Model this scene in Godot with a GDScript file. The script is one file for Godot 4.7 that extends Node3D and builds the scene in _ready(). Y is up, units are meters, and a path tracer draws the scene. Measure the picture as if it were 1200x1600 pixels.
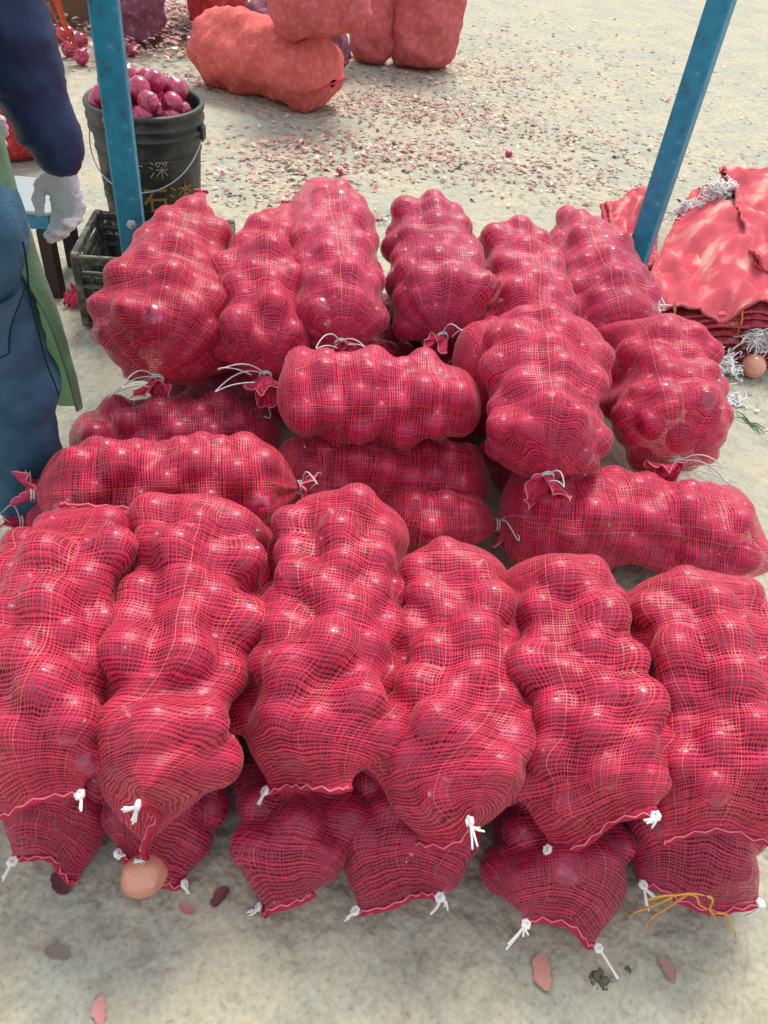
extends Node3D

var rng := RandomNumberGenerator.new()
var noise := FastNoiseLite.new()
var mats := {}
var onion_meshes: Array[ArrayMesh] = []
var used := {}
var neighbours := []


# ---------------------------------------------------------------- naming
func numbered(called: String) -> String:
	if not used.has(called):
		used[called] = 0
		return called
	used[called] += 1
	return "%s_%03d" % [called, used[called]]


func tag(o: Node3D, label: String, category: String, group := "") -> void:
	o.set_meta("label", label)
	o.set_meta("category", category)
	if group != "":
		o.set_meta("group", group)


func thing(called: String, label: String, category: String, at := Vector3.ZERO, turn := 0.0, group := "") -> Node3D:
	var o := Node3D.new()
	o.name = numbered(called)
	add_child(o)
	o.position = at
	o.rotation.y = turn
	tag(o, label, category, group)
	return o


func part(called: String, mesh: Mesh, m: Material, parent: Node3D) -> MeshInstance3D:
	var o := MeshInstance3D.new()
	o.mesh = mesh
	o.material_override = m
	if parent == self:
		o.name = numbered(called)
		add_child(o)
	else:
		var n := 0
		for c in parent.get_children():
			if str(c.name) == called or str(c.name).begins_with(called + "_0") or str(c.name).begins_with(called + "_1") or str(c.name).begins_with(called + "_2"):
				n += 1
		o.name = called if n == 0 else "%s_%03d" % [called, n]
		parent.add_child(o, true)
	return o


# ---------------------------------------------------------------- mesh builders
class Builder:
	var v := PackedVector3Array()
	var n := PackedVector3Array()
	var uv := PackedVector2Array()
	var col := PackedColorArray()
	var ix := PackedInt32Array()

	func mesh() -> ArrayMesh:
		var a := []
		a.resize(Mesh.ARRAY_MAX)
		a[Mesh.ARRAY_VERTEX] = v
		a[Mesh.ARRAY_NORMAL] = n
		if uv.size() == v.size():
			a[Mesh.ARRAY_TEX_UV] = uv
		if col.size() == v.size():
			a[Mesh.ARRAY_COLOR] = col
		a[Mesh.ARRAY_INDEX] = ix
		var m := ArrayMesh.new()
		m.add_surface_from_arrays(Mesh.PRIMITIVE_TRIANGLES, a)
		return m

	func tri(a: Vector3, b: Vector3, c: Vector3) -> void:
		# a b c clockwise seen from the front
		var nn := (c - a).cross(b - a).normalized()
		var s := v.size()
		for p in [a, b, c]:
			v.append(p)
			n.append(nn)
			uv.append(Vector2(p.x + p.z * 0.6, p.y + p.z * 0.3))
		ix.append_array(PackedInt32Array([s, s + 1, s + 2]))

	func quad(a: Vector3, b: Vector3, c: Vector3, d: Vector3) -> void:
		tri(a, b, c)
		tri(a, c, d)

	# a box with small chamfers, in the frame t
	func box(t: Transform3D, size: Vector3, ch := 0.004) -> void:
		var h := size * 0.5
		ch = minf(ch, minf(h.x, minf(h.y, h.z)) * 0.45)
		var f := func(x: float, y: float, z: float) -> Vector3: return t * Vector3(x, y, z)
		var faces := [[Vector3(1, 0, 0), Vector3(0, 1, 0), Vector3(0, 0, 1)], [Vector3(0, 1, 0), Vector3(0, 0, 1), Vector3(1, 0, 0)], [Vector3(0, 0, 1), Vector3(1, 0, 0), Vector3(0, 1, 0)]]
		for fa in faces:
			for s in [1.0, -1.0]:
				var N: Vector3 = fa[0] * s
				var A: Vector3 = fa[1]
				var B: Vector3 = fa[2] * s
				var hn: float = absf(N.dot(h))
				var ha: float = absf(A.dot(h)) - ch
				var hb: float = absf(B.dot(h)) - ch
				var c := N * hn
				quad(t * (c - A * ha - B * hb), t * (c - A * ha + B * hb), t * (c + A * ha + B * hb), t * (c + A * ha - B * hb))
		# chamfer strips along each edge
		for k in 3:
			var A2: Vector3 = faces[k][0]
			var B2: Vector3 = faces[k][1]
			var D2: Vector3 = faces[k][2]
			var la := absf(A2.dot(h))
			var lb := absf(B2.dot(h))
			var ld := absf(D2.dot(h)) - ch
			for sa in [1.0, -1.0]:
				for sb in [1.0, -1.0]:
					var p: Vector3 = A2 * sa * la + B2 * sb * (lb - ch)
					var q: Vector3 = A2 * sa * (la - ch) + B2 * sb * lb
					if sa * sb > 0:
						quad(t * (p - D2 * ld), t * (p + D2 * ld), t * (q + D2 * ld), t * (q - D2 * ld))
					else:
						quad(t * (q - D2 * ld), t * (q + D2 * ld), t * (p + D2 * ld), t * (p - D2 * ld))

	func tube(pts: Array, r0: float, r1 := -1.0, sides := 6) -> void:
		if r1 < 0.0:
			r1 = r0
		var m := pts.size()
		var ref := Vector3(0.31, 0.93, 0.17).normalized()
		var base := v.size()
		for i in m:
			var p: Vector3 = pts[i]
			var t: Vector3 = ((pts[mini(i + 1, m - 1)] as Vector3) - (pts[maxi(i - 1, 0)] as Vector3)).normalized()
			var a := t.cross(ref)
			if a.length() < 0.05:
				a = t.cross(Vector3(1, 0, 0))
			a = a.normalized()
			var b := t.cross(a)
			var r := lerpf(r0, r1, float(i) / maxf(m - 1, 1))
			for j in sides:
				var an := TAU * j / sides
				var d := a * cos(an) + b * sin(an)
				v.append(p + d * r)
				n.append(d)
				uv.append(Vector2(float(j) / sides, i * 0.3))
		for i in m - 1:
			for j in sides:
				var a0 := base + i * sides + j
				var a1 := base + i * sides + (j + 1) % sides
				var b0 := a0 + sides
				var b1 := a1 + sides
				ix.append_array(PackedInt32Array([a0, b0, a1, a1, b0, b1]))
		for e in [0, m - 1]:
			var c := v.size()
			var p2: Vector3 = pts[e]
			var dir: Vector3 = ((pts[1] as Vector3) - (pts[0] as Vector3)).normalized() * -1.0 if e == 0 else ((pts[m - 1] as Vector3) - (pts[m - 2] as Vector3)).normalized()
			v.append(p2 + dir * (r0 if e == 0 else r1) * 0.6)
			n.append(dir)
			uv.append(Vector2(0.5, 0))
			for j in sides:
				var q0: int = base + e * sides + j
				var q1: int = base + e * sides + (j + 1) % sides
				if e == 0:
					ix.append_array(PackedInt32Array([c, q0, q1]))
				else:
					ix.append_array(PackedInt32Array([c, q1, q0]))

	# a surface of revolution about +y; prof: Array of Vector2(radius, height), bottom to top along the outside
	func lathe(prof: Array, sides: int, t := Transform3D()) -> void:
		var base := v.size()
		var m := prof.size()
		for i in m:
			var p: Vector2 = prof[i]
			var d: Vector2 = (prof[mini(i + 1, m - 1)] as Vector2) - (prof[maxi(i - 1, 0)] as Vector2)
			var nr := Vector2(d.y, -d.x).normalized()
			for j in sides + 1:
				var an := TAU * j / sides
				v.append(t * Vector3(cos(an) * p.x, p.y, sin(an) * p.x))
				n.append((t.basis * Vector3(cos(an) * nr.x, nr.y, sin(an) * nr.x)).normalized())
				uv.append(Vector2(float(j) / sides, float(i) / (m - 1)))
		for i in m - 1:
			for j in sides:
				var a0 := base + i * (sides + 1) + j
				var b0 := a0 + sides + 1
				ix.append_array(PackedInt32Array([a0, a0 + 1, b0, a0 + 1, b0 + 1, b0]))

	# a grid of points, rows x cols, smooth
	func grid(p: Array, rows: int, cols: int, us := 1.0, vs := 1.0, flip := false) -> void:
		var base := v.size()
		for i in rows:
			for j in cols:
				var a: Vector3 = p[mini(i + 1, rows - 1) * cols + j] - p[maxi(i - 1, 0) * cols + j]
				var b: Vector3 = p[i * cols + mini(j + 1, cols - 1)] - p[i * cols + maxi(j - 1, 0)]
				v.append(p[i * cols + j])
				n.append(a.cross(b).normalized() * (-1.0 if flip else 1.0))
				uv.append(Vector2(us * j / (cols - 1.0), vs * i / (rows - 1.0)))
		for i in rows - 1:
			for j in cols - 1:
				var q := base + i * cols + j
				if flip:
					ix.append_array(PackedInt32Array([q, q + cols, q + 1, q + 1, q + cols, q + cols + 1]))
				else:
					ix.append_array(PackedInt32Array([q, q + 1, q + cols, q + 1, q + cols + 1, q + cols]))


# ---------------------------------------------------------------- bodies from smooth fields
func capsule(p: Vector3, b: Array) -> float:
	var a: Vector3 = b[0]
	var ab: Vector3 = (b[1] as Vector3) - a
	var h := clampf((p - a).dot(ab) / maxf(ab.length_squared(), 1e-9), 0.0, 1.0)
	return p.distance_to(a + ab * h) - lerpf(b[2], b[3], h)


func field(p: Vector3, bones: Array, k: float) -> float:
	var f := 1.0
	for b in bones:
		var d := capsule(p, b)
		var h := maxf(k - absf(f - d), 0.0) / k
		f = minf(f, d) - h * h * k * 0.25
	return f


# surface nets over the bones: [from, to, radius from, radius to]
func flesh(bones: Array, cell: float, k: float, wrinkle := 0.0, wscale := 12.0, cut_below := -99.0) -> ArrayMesh:
	var lo := Vector3(1e9, 1e9, 1e9)
	var hi := -lo
	for b in bones:
		for e in 2:
			var r: float = b[2 + e] + cell * 3.0 + k
			lo = lo.min((b[e] as Vector3) - Vector3.ONE * r)
			hi = hi.max((b[e] as Vector3) + Vector3.ONE * r)
	var nx := int((hi.x - lo.x) / cell) + 2
	var ny := int((hi.y - lo.y) / cell) + 2
	var nz := int((hi.z - lo.z) / cell) + 2
	var f := PackedFloat32Array()
	f.resize(nx * ny * nz)
	f.fill(1.0)
	for b in bones:
		var rr: float = maxf(b[2], b[3]) + k + cell * 2.5
		var l: Vector3 = ((b[0] as Vector3).min(b[1]) - Vector3.ONE * rr - lo) / cell
		var u: Vector3 = ((b[0] as Vector3).max(b[1]) + Vector3.ONE * rr - lo) / cell
		for z in range(maxi(0, int(l.z)), mini(nz - 1, int(u.z) + 1) + 1):
			for y in range(maxi(0, int(l.y)), mini(ny - 1, int(u.y) + 1) + 1):
				for x in range(maxi(0, int(l.x)), mini(nx - 1, int(u.x) + 1) + 1):
					var d := capsule(lo + Vector3(x, y, z) * cell, b)
					if d < k + cell * 2.5:
						var q := (z * ny + y) * nx + x
						var h := maxf(k - absf(f[q] - d), 0.0) / k
						f[q] = minf(f[q], d) - h * h * k * 0.25
	var bd := Builder.new()
	var at := PackedInt32Array()
	at.resize(nx * ny * nz)
	at.fill(-1)
	var off := [0, 1, nx, nx + 1, nx * ny, nx * ny + 1, nx * ny + nx, nx * ny + nx + 1]
	var edges := [[0, 1], [2, 3], [4, 5], [6, 7], [0, 2], [1, 3], [4, 6], [5, 7], [0, 4], [1, 5], [2, 6], [3, 7]]
	for z in nz - 1:
		for y in ny - 1:
			for x in nx - 1:
				var q := (z * ny + y) * nx + x
				if f[q] > cell * 2.0:
					continue
				var neg := 0
				for o in off:
					if f[q + o] < 0.0:
						neg += 1
				if neg == 0 or neg == 8:
					continue
				var s := Vector3.ZERO
				var c := 0
				for e in edges:
					var a := f[q + off[e[0]]]
					var b2 := f[q + off[e[1]]]
					if (a < 0.0) != (b2 < 0.0):
						var t := a / (a - b2)
						var pa := Vector3(e[0] & 1, (e[0] >> 1) & 1, e[0] >> 2)
						var pb := Vector3(e[1] & 1, (e[1] >> 1) & 1, e[1] >> 2)
						s += pa.lerp(pb, t)
						c += 1
				at[q] = bd.v.size()
				var p := lo + (Vector3(x, y, z) + s / c) * cell
				var g := Vector3(f[q + 1] + f[q + off[3]] + f[q + off[5]] + f[q + off[7]] - f[q] - f[q + off[2]] - f[q + off[4]] - f[q + off[6]], f[q + off[2]] + f[q + off[3]] + f[q + off[6]] + f[q + off[7]] - f[q] - f[q + 1] - f[q + off[4]] - f[q + off[5]], f[q + off[4]] + f[q + off[5]] + f[q + off[6]] + f[q + off[7]] - f[q] - f[q + 1] - f[q + off[2]] - f[q + off[3]]).normalized()
				if wrinkle > 0.0:
					p += g * wrinkle * noise.get_noise_3d(p.x * wscale, p.y * wscale * 2.2, p.z * wscale)
				bd.v.append(p)
				bd.n.append(g)
				bd.uv.append(Vector2(p.x + p.z, p.y) * 4.0)
	for z in range(1, nz - 1):
		for y in range(1, ny - 1):
			for x in range(1, nx - 1):
				var q := (z * ny + y) * nx + x
				if f[q] > cell * 2.0:
					continue
				var inside := f[q] < 0.0
				for ax in 3:
					var st: int = [1, nx, nx * ny][ax]
					if (f[q + st] < 0.0) == inside:
						continue
					var s1: int = [nx, nx * ny, 1][ax]
					var s2: int = [nx * ny, 1, nx][ax]
					var a := at[q - s1 - s2]
					var b3 := at[q - s2]
					var c2 := at[q]
					var d2 := at[q - s1]
					if a < 0 or b3 < 0 or c2 < 0 or d2 < 0:
						continue
					if bd.v[a].y < cut_below and bd.v[c2].y < cut_below:
						continue
					if inside:
						bd.ix.append_array(PackedInt32Array([a, c2, b3, a, d2, c2]))
					else:
						bd.ix.append_array(PackedInt32Array([a, b3, c2, a, c2, d2]))
	# normals anew, from the displaced faces
	var nn := PackedVector3Array()
	nn.resize(bd.v.size())
	for i in range(0, bd.ix.size(), 3):
		var fn := (bd.v[bd.ix[i + 2]] - bd.v[bd.ix[i]]).cross(bd.v[bd.ix[i + 1]] - bd.v[bd.ix[i]])
		for j in 3:
			nn[bd.ix[i + j]] += fn
	for i in nn.size():
		bd.n[i] = nn[i].normalized() if nn[i].length() > 1e-12 else bd.n[i]
	return bd.mesh()


# ---------------------------------------------------------------- materials
func plain(color: Color, rough := 0.6, spec := 0.5, metal := 0.0) -> StandardMaterial3D:
	var m := StandardMaterial3D.new()
	m.albedo_color = color.linear_to_srgb()
	m.roughness = rough
	m.metallic_specular = spec
	m.metallic = metal
	return m


func noise_tex(f: float, ramp: Gradient, sd: int, size := 512, normal := false, strength := 4.0) -> NoiseTexture2D:
	var nz := FastNoiseLite.new()
	nz.seed = sd
	nz.frequency = f
	nz.fractal_octaves = 5
	var t := NoiseTexture2D.new()
	t.noise = nz
	t.seamless = true
	t.width = size
	t.height = size
	if normal:
		t.as_normal_map = true
		t.bump_strength = strength
	elif ramp:
		t.color_ramp = ramp
	return t


func ramp(list: Array) -> Gradient:
	var g := Gradient.new()
	var o := PackedFloat32Array()
	var c := PackedColorArray()
	for e in list:
		o.append(e[0])
		c.append((e[1] as Color).linear_to_srgb())
	g.offsets = o
	g.colors = c
	return g


func net_image() -> ImageTexture:
	# woven net: flat weft tapes (across the sack) and thin warp threads (along it), holes between
	var N := 1024
	var K := 40
	var cell := float(N) / K
	var r := RandomNumberGenerator.new()
	r.seed = 71
	var tape := []
	var thr := []
	for k in K:
		tape.append([r.randf_range(-0.15, 0.15), r.randf_range(0.38, 0.62), r.randf_range(0.80, 1.12), r.randf_range(0, TAU), r.randi_range(1, 3)])
		thr.append([r.randf_range(-0.16, 0.16), r.randf_range(0.25, 0.42), r.randf_range(0.85, 1.15), r.randf_range(0, TAU), r.randi_range(1, 4), r.randf() < 0.16])
	var fib := PackedFloat32Array()
	for i in N:
		fib.append(r.randf_range(0.85, 1.12))
	var data := PackedByteArray()
	data.resize(N * N * 4)
	for y in N:
		var fy := float(y) / N * TAU
		for x in N:
			var fx := float(x) / N * TAU
			var rr := 0.0
			var gg := 0.0
			var bb := 0.0
			var al := 0.0
			# weft: index along y
			var ky := int(y / cell)
			for dk in [-1, 0, 1]:
				var tp: Array = tape[(ky + dk + K) % K]
				var c: float = (ky + dk + 0.5 + tp[0] + 0.10 * sin(fx * tp[4] + tp[3])) * cell
				var hw: float = 0.5 * tp[1] * cell * (1.0 + 0.18 * sin(fx * 5.0 + tp[3] * 3.0))
				var cov := clampf((hw - absf(y + 0.5 - c)) * 0.7 + 0.5, 0.0, 1.0)
				if cov > al:
					al = cov
					var e: float = tp[2] * fib[(x * 3 + (ky + dk) * 57 + 2048) % N]
					rr = 0.86 * e
					gg = 0.155 * e
					bb = 0.325 * e
			al *= 0.94
			var kx := int(x / cell)
			for dk in [-1, 0, 1]:
				var th: Array = thr[(kx + dk + K) % K]
				var c: float = (kx + dk + 0.5 + th[0] + 0.18 * sin(fy * th[4] + th[3])) * cell
				var hw: float = 0.5 * th[1] * cell * (0.62 if th[5] else 1.0)
				var cov := clampf((hw - absf(x + 0.5 - c)) * 0.7 + 0.5, 0.0, 1.0)
				if cov > 0.02:
					var e2: float = th[2] * fib[(y * 5 + kx * 91) % N]
					if th[5]:
						rr = lerpf(rr, 0.90 * e2, cov * 0.95)
						gg = lerpf(gg, 0.40 * e2, cov * 0.95)
						bb = lerpf(bb, 0.32 * e2, cov * 0.95)
					else:
						rr = lerpf(rr, 0.82 * e2, cov * 0.95)
						gg = lerpf(gg, 0.14 * e2, cov * 0.95)
						bb = lerpf(bb, 0.32 * e2, cov * 0.95)
					al = maxf(al, cov * 0.92)
			if al < 0.02:
				rr = 0.80
				gg = 0.14
				bb = 0.31
			var q := (y * N + x) * 4
			data[q] = int(clampf(rr, 0, 1) * 255)
			data[q + 1] = int(clampf(gg, 0, 1) * 255)
			data[q + 2] = int(clampf(bb, 0, 1) * 255)
			data[q + 3] = int(clampf(al, 0.16, 1) * 255)
	return ImageTexture.create_from_image(Image.create_from_data(N, N, false, Image.FORMAT_RGBA8, data))


func onion_image(light: float, pale := Color(0.93, 0.52, 0.60)) -> ImageTexture:
	var W := 256
	var img := Image.create(W, W, false, Image.FORMAT_RGB8)
	var nz := FastNoiseLite.new()
	nz.seed = 12
	nz.frequency = 0.03
	for y in W:
		var v := float(y) / W
		for x in W:
			var a := float(x) / W * TAU
			var s := nz.get_noise_3d(cos(a) * 160.0, sin(a) * 160.0, y * 0.10)
			var s2 := nz.get_noise_3d(cos(a) * 40.0 + 300.0, sin(a) * 40.0, y * 0.5)
			var line := smoothstep(0.05, 0.30, s)
			var c := Color(0.68, 0.12, 0.30).lerp(Color(0.86, 0.40, 0.52), line * 0.8)
			c = c.lerp(Color(0.42, 0.06, 0.22), clampf(0.5 + s2 * 1.6, 0, 1) * 0.55)
			c = c.lerp(pale, light)
			c = c.lerp(Color(0.80, 0.58, 0.52), smoothstep(0.93, 1.0, v) * 0.8 + smoothstep(0.05, 0.0, v) * 0.7)
			img.set_pixel(x, y, c)
	return ImageTexture.create_from_image(img)


func floor_image() -> ImageTexture:
	var N := 1536
	var n1 := FastNoiseLite.new()
	n1.seed = 4
	n1.frequency = 0.004
	n1.fractal_octaves = 5
	var n2 := FastNoiseLite.new()
	n2.seed = 9
	n2.frequency = 0.028
	n2.fractal_octaves = 5
	n2.domain_warp_enabled = true
	n2.domain_warp_amplitude = 60.0
	n2.domain_warp_frequency = 0.006
	var n3 := FastNoiseLite.new()
	n3.seed = 15
	n3.frequency = 0.11
	n3.fractal_octaves = 3
	var n4 := FastNoiseLite.new()
	n4.seed = 22
	n4.frequency = 0.007
	n4.fractal_type = FastNoiseLite.FRACTAL_RIDGED
	n4.fractal_octaves = 4
	var dd := n4.get_seamless_image(N, N).get_data()
	var a := n1.get_seamless_image(N, N).get_data()
	var b := n2.get_seamless_image(N, N).get_data()
	var c := n3.get_seamless_image(N, N).get_data()
	var data := PackedByteArray()
	data.resize(N * N * 3)
	for i in N * N:
		var x := a[i] / 255.0
		var y := b[i] / 255.0
		var z := c[i] / 255.0
		var k := smoothstep(0.30, 0.68, x)
		var r := lerpf(0.665, 0.715, k)
		var g := lerpf(0.660, 0.685, k)
		var bl := lerpf(0.595, 0.600, k)
		var pale := smoothstep(0.48, 0.80, y) * 0.18
		r = lerpf(r, 0.80, pale)
		g = lerpf(g, 0.80, pale)
		bl = lerpf(bl, 0.72, pale)
		var dark := smoothstep(0.45, 0.18, y) * 0.17 + smoothstep(0.26, 0.17, z) * 0.22
		r = lerpf(r, 0.40, dark)
		g = lerpf(g, 0.37, dark)
		bl = lerpf(bl, 0.31, dark)
		var e := (0.92 + z * 0.15) * (1.0 - 0.12 * smoothstep(0.84, 0.95, dd[i] / 255.0) * smoothstep(0.35, 0.6, x))
		data[i * 3] = int(clampf(r * e, 0, 1) * 255)
		data[i * 3 + 1] = int(clampf(g * e, 0, 1) * 255)
		data[i * 3 + 2] = int(clampf(bl * e, 0, 1) * 255)
	return ImageTexture.create_from_image(Image.create_from_data(N, N, false, Image.FORMAT_RGB8, data))


func make_materials() -> void:
	var nt := net_image()
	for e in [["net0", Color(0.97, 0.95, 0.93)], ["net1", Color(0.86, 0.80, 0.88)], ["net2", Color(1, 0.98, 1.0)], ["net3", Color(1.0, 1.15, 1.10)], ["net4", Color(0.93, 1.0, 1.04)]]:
		var m := StandardMaterial3D.new()
		m.resource_name = "woven_net"
		m.albedo_texture = nt
		m.albedo_color = e[1]
		m.transparency = BaseMaterial3D.TRANSPARENCY_ALPHA
		m.cull_mode = BaseMaterial3D.CULL_DISABLED
		m.roughness = 0.50
		m.metallic_specular = 0.5
		m.rim_enabled = true
		m.rim = 0.35
		m.rim_tint = 0.4
		m.backlight_enabled = true
		m.backlight = Color(0.36, 0.10, 0.16)
		m.uv1_scale = Vector3(1.0 / 0.24, 1.0 / 0.24, 1)
		mats[e[0]] = m
	var on := plain(Color(1, 1, 1), 0.24, 0.6)
	on.albedo_texture = onion_image(0.0)
	on.clearcoat_enabled = true
	on.clearcoat = 0.2
	on.clearcoat_roughness = 0.25
	mats.onion = on
	var op := on.duplicate() as StandardMaterial3D
	op.albedo_texture = onion_image(0.85, Color(0.88, 0.66, 0.50))
	mats.onion_pale = op
	var oq := on.duplicate() as StandardMaterial3D
	oq.albedo_texture = onion_image(0.10)
	mats.onion_pink = oq
	var cloth := plain(Color(0.60, 0.045, 0.11), 0.75, 0.3)
	cloth.backlight_enabled = true
	cloth.backlight = Color(0.4, 0.1, 0.15)
	cloth.cull_mode = BaseMaterial3D.CULL_DISABLED
	cloth.normal_enabled = true
	cloth.normal_texture = noise_tex(0.09, null, 31, 256, true, 6.0)
	mats.cloth = cloth
	mats.string_white = plain(Color(0.80, 0.78, 0.74), 0.85, 0.2)
	var ct := plain(Color(0.86, 0.85, 0.83), 0.95, 0.1)
	ct.backlight_enabled = true
	ct.backlight = Color(0.6, 0.6, 0.6)
	mats.cotton = ct
	mats.string_grey = plain(Color(0.55, 0.56, 0.55), 0.7, 0.3)
	mats.seam = plain(Color(0.42, 0.02, 0.055), 0.75, 0.3)
	mats.pink_thread = plain(Color(0.72, 0.22, 0.26), 0.7, 0.3)
	mats.straw = plain(Color(0.62, 0.30, 0.06), 0.6, 0.4)
	# far leno sacks
	for e in [["leno0", Color(0.60, 0.115, 0.10)], ["leno1", Color(0.56, 0.115, 0.125)], ["leno2", Color(0.20, 0.065, 0.10)], ["leno3", Color(0.52, 0.04, 0.05)]]:
		var base: Color = e[1]
		var m := plain(Color(1, 1, 1), 0.72, 0.3)
		m.albedo_texture = noise_tex(0.018, ramp([[0.25, base * 0.88], [0.55, base], [0.8, base.lerp(Color(0.7, 0.36, 0.30), 0.22)]]), 40, 512)
		m.uv1_scale = Vector3(2, 2, 1)
		m.normal_enabled = true
		m.normal_texture = noise_tex(0.16, null, 8, 256, true, 1.6)
		mats[e[0]] = m
	var fl := plain(Color(0.90, 0.905, 0.905), 0.8, 0.35)
	fl.albedo_texture = floor_image()
	fl.uv1_triplanar = true
	fl.uv1_world_triplanar = true
	fl.uv1_scale = Vector3(0.36, 0.36, 0.36)
	fl.uv1_offset = Vector3(0.13, 0.0, 0.31)
	fl.normal_enabled = true
	fl.normal_scale = 0.5
	fl.normal_texture = noise_tex(0.035, null, 77, 1024, true, 9.0)
	mats.floor = fl
	var blue := plain(Color(1, 1, 1), 0.42, 0.5)
	blue.albedo_texture = noise_tex(0.02, ramp([[0.0, Color(0.07, 0.10, 0.12)], [0.17, Color(0.05, 0.12, 0.16)], [0.20, Color(0.010, 0.19, 0.30)], [0.55, Color(0.012, 0.225, 0.345)], [0.80, Color(0.022, 0.245, 0.36)], [0.83, Color(0.13, 0.33, 0.41)]]), 51, 512)
	blue.uv1_triplanar = true
	blue.uv1_scale = Vector3(1.5, 1.5, 1.5)
	mats.blue = blue
	mats.steel = plain(Color(0.45, 0.47, 0.46), 0.45, 0.5, 0.6)
	var black := plain(Color(1, 1, 1), 0.5, 0.5)
	black.albedo_texture = noise_tex(0.012, ramp([[0.25, Color(0.016, 0.02, 0.017)], [0.55, Color(0.026, 0.03, 0.024)], [0.8, Color(0.075, 0.078, 0.06)]]), 52, 512)
	black.uv1_triplanar = true
	black.uv1_scale = Vector3(2, 2, 2)
	mats.bucket = black
	var crate := plain(Color(1, 1, 1), 0.55, 0.5)
	crate.albedo_texture = noise_tex(0.012, ramp([[0.25, Color(0.022, 0.024, 0.018)], [0.5, Color(0.05, 0.05, 0.038)], [0.75, Color(0.15, 0.14, 0.105)]]), 53, 512)
	crate.uv1_triplanar = true
	crate.uv1_scale = Vector3(3, 3, 3)
	mats.crate = crate


func onion_shape(sd: int) -> ArrayMesh:
	# unit onion, radius 1: slightly flat globe with a short neck and a root end
	var r := RandomNumberGenerator.new()
	r.seed = sd
	var bd := Builder.new()
	var rows := 13
	var cols := 18
	var flat := r.randf_range(0.82, 0.98)
	var ph := r.randf_range(0, TAU)
	var pts := []
	for i in rows:
		var t := float(i) / (rows - 1)
		var th := PI * (1.0 - t)
		var rad := sin(th)
		var y := cos(th) * flat
		if t > 0.86:
			var k := (t - 0.86) / 0.14
			rad = maxf(rad * (1.0 - 0.25 * k), 0.08 * (1.0 - k) + 0.02)
			y += 0.10 * k * k
		if t < 0.1:
			y += 0.05
		for j in cols + 1:
			var an := TAU * j / cols
			var w := 1.0 + 0.03 * sin(2.0 * an + ph) + 0.018 * sin(5.0 * an + ph * 2.0)
			pts.append(Vector3(cos(an) * rad * w, y, sin(an) * rad * w))
	bd.grid(pts, rows, cols + 1)
	for q in bd.n.size():
		if bd.n[q].length() < 0.5:
			bd.n[q] = bd.v[q].normalized()
	return bd.mesh()


func put_onion(parent: Node3D, p: Vector3, r: float, m: Material, sd: int, called := "onion") -> MeshInstance3D:
	var o := part(called, onion_meshes[sd % onion_meshes.size()], m, parent)
	var rr := RandomNumberGenerator.new()
	rr.seed = sd * 7 + 3
	o.transform = Transform3D(Basis.from_euler(Vector3(rr.randf_range(-1.6, 1.6), rr.randf_range(0, TAU), rr.randf_range(-1.6, 1.6))).scaled(Vector3.ONE * r), p)
	return o


# ---------------------------------------------------------------- sacks
func end_shape(d: float, kind: String, wide: float, reach := 0.17) -> Vector2:
	if kind == "seam":
		var k := clampf((d - 0.012) / reach, 0.0, 1.0)
		var b := 0.03 + 0.97 * pow(sin(k * PI * 0.5), 0.72)
		return Vector2(lerpf(wide, 1.0, smoothstep(0.0, reach * 0.88, d)), b)
	if kind == "tied":
		var k2 := clampf(d / 0.12, 0.0, 1.0)
		var m := 0.11 + 0.89 * pow(sin(k2 * PI * 0.5), 0.8)
		return Vector2(m, m)
	var k3 := clampf(d / 0.12, 0.0, 1.0)
	var m3 := pow(maxf(0.0, 1.0 - pow(1.0 - k3, 2.3)), 0.5)
	return Vector2(m3, m3)


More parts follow.
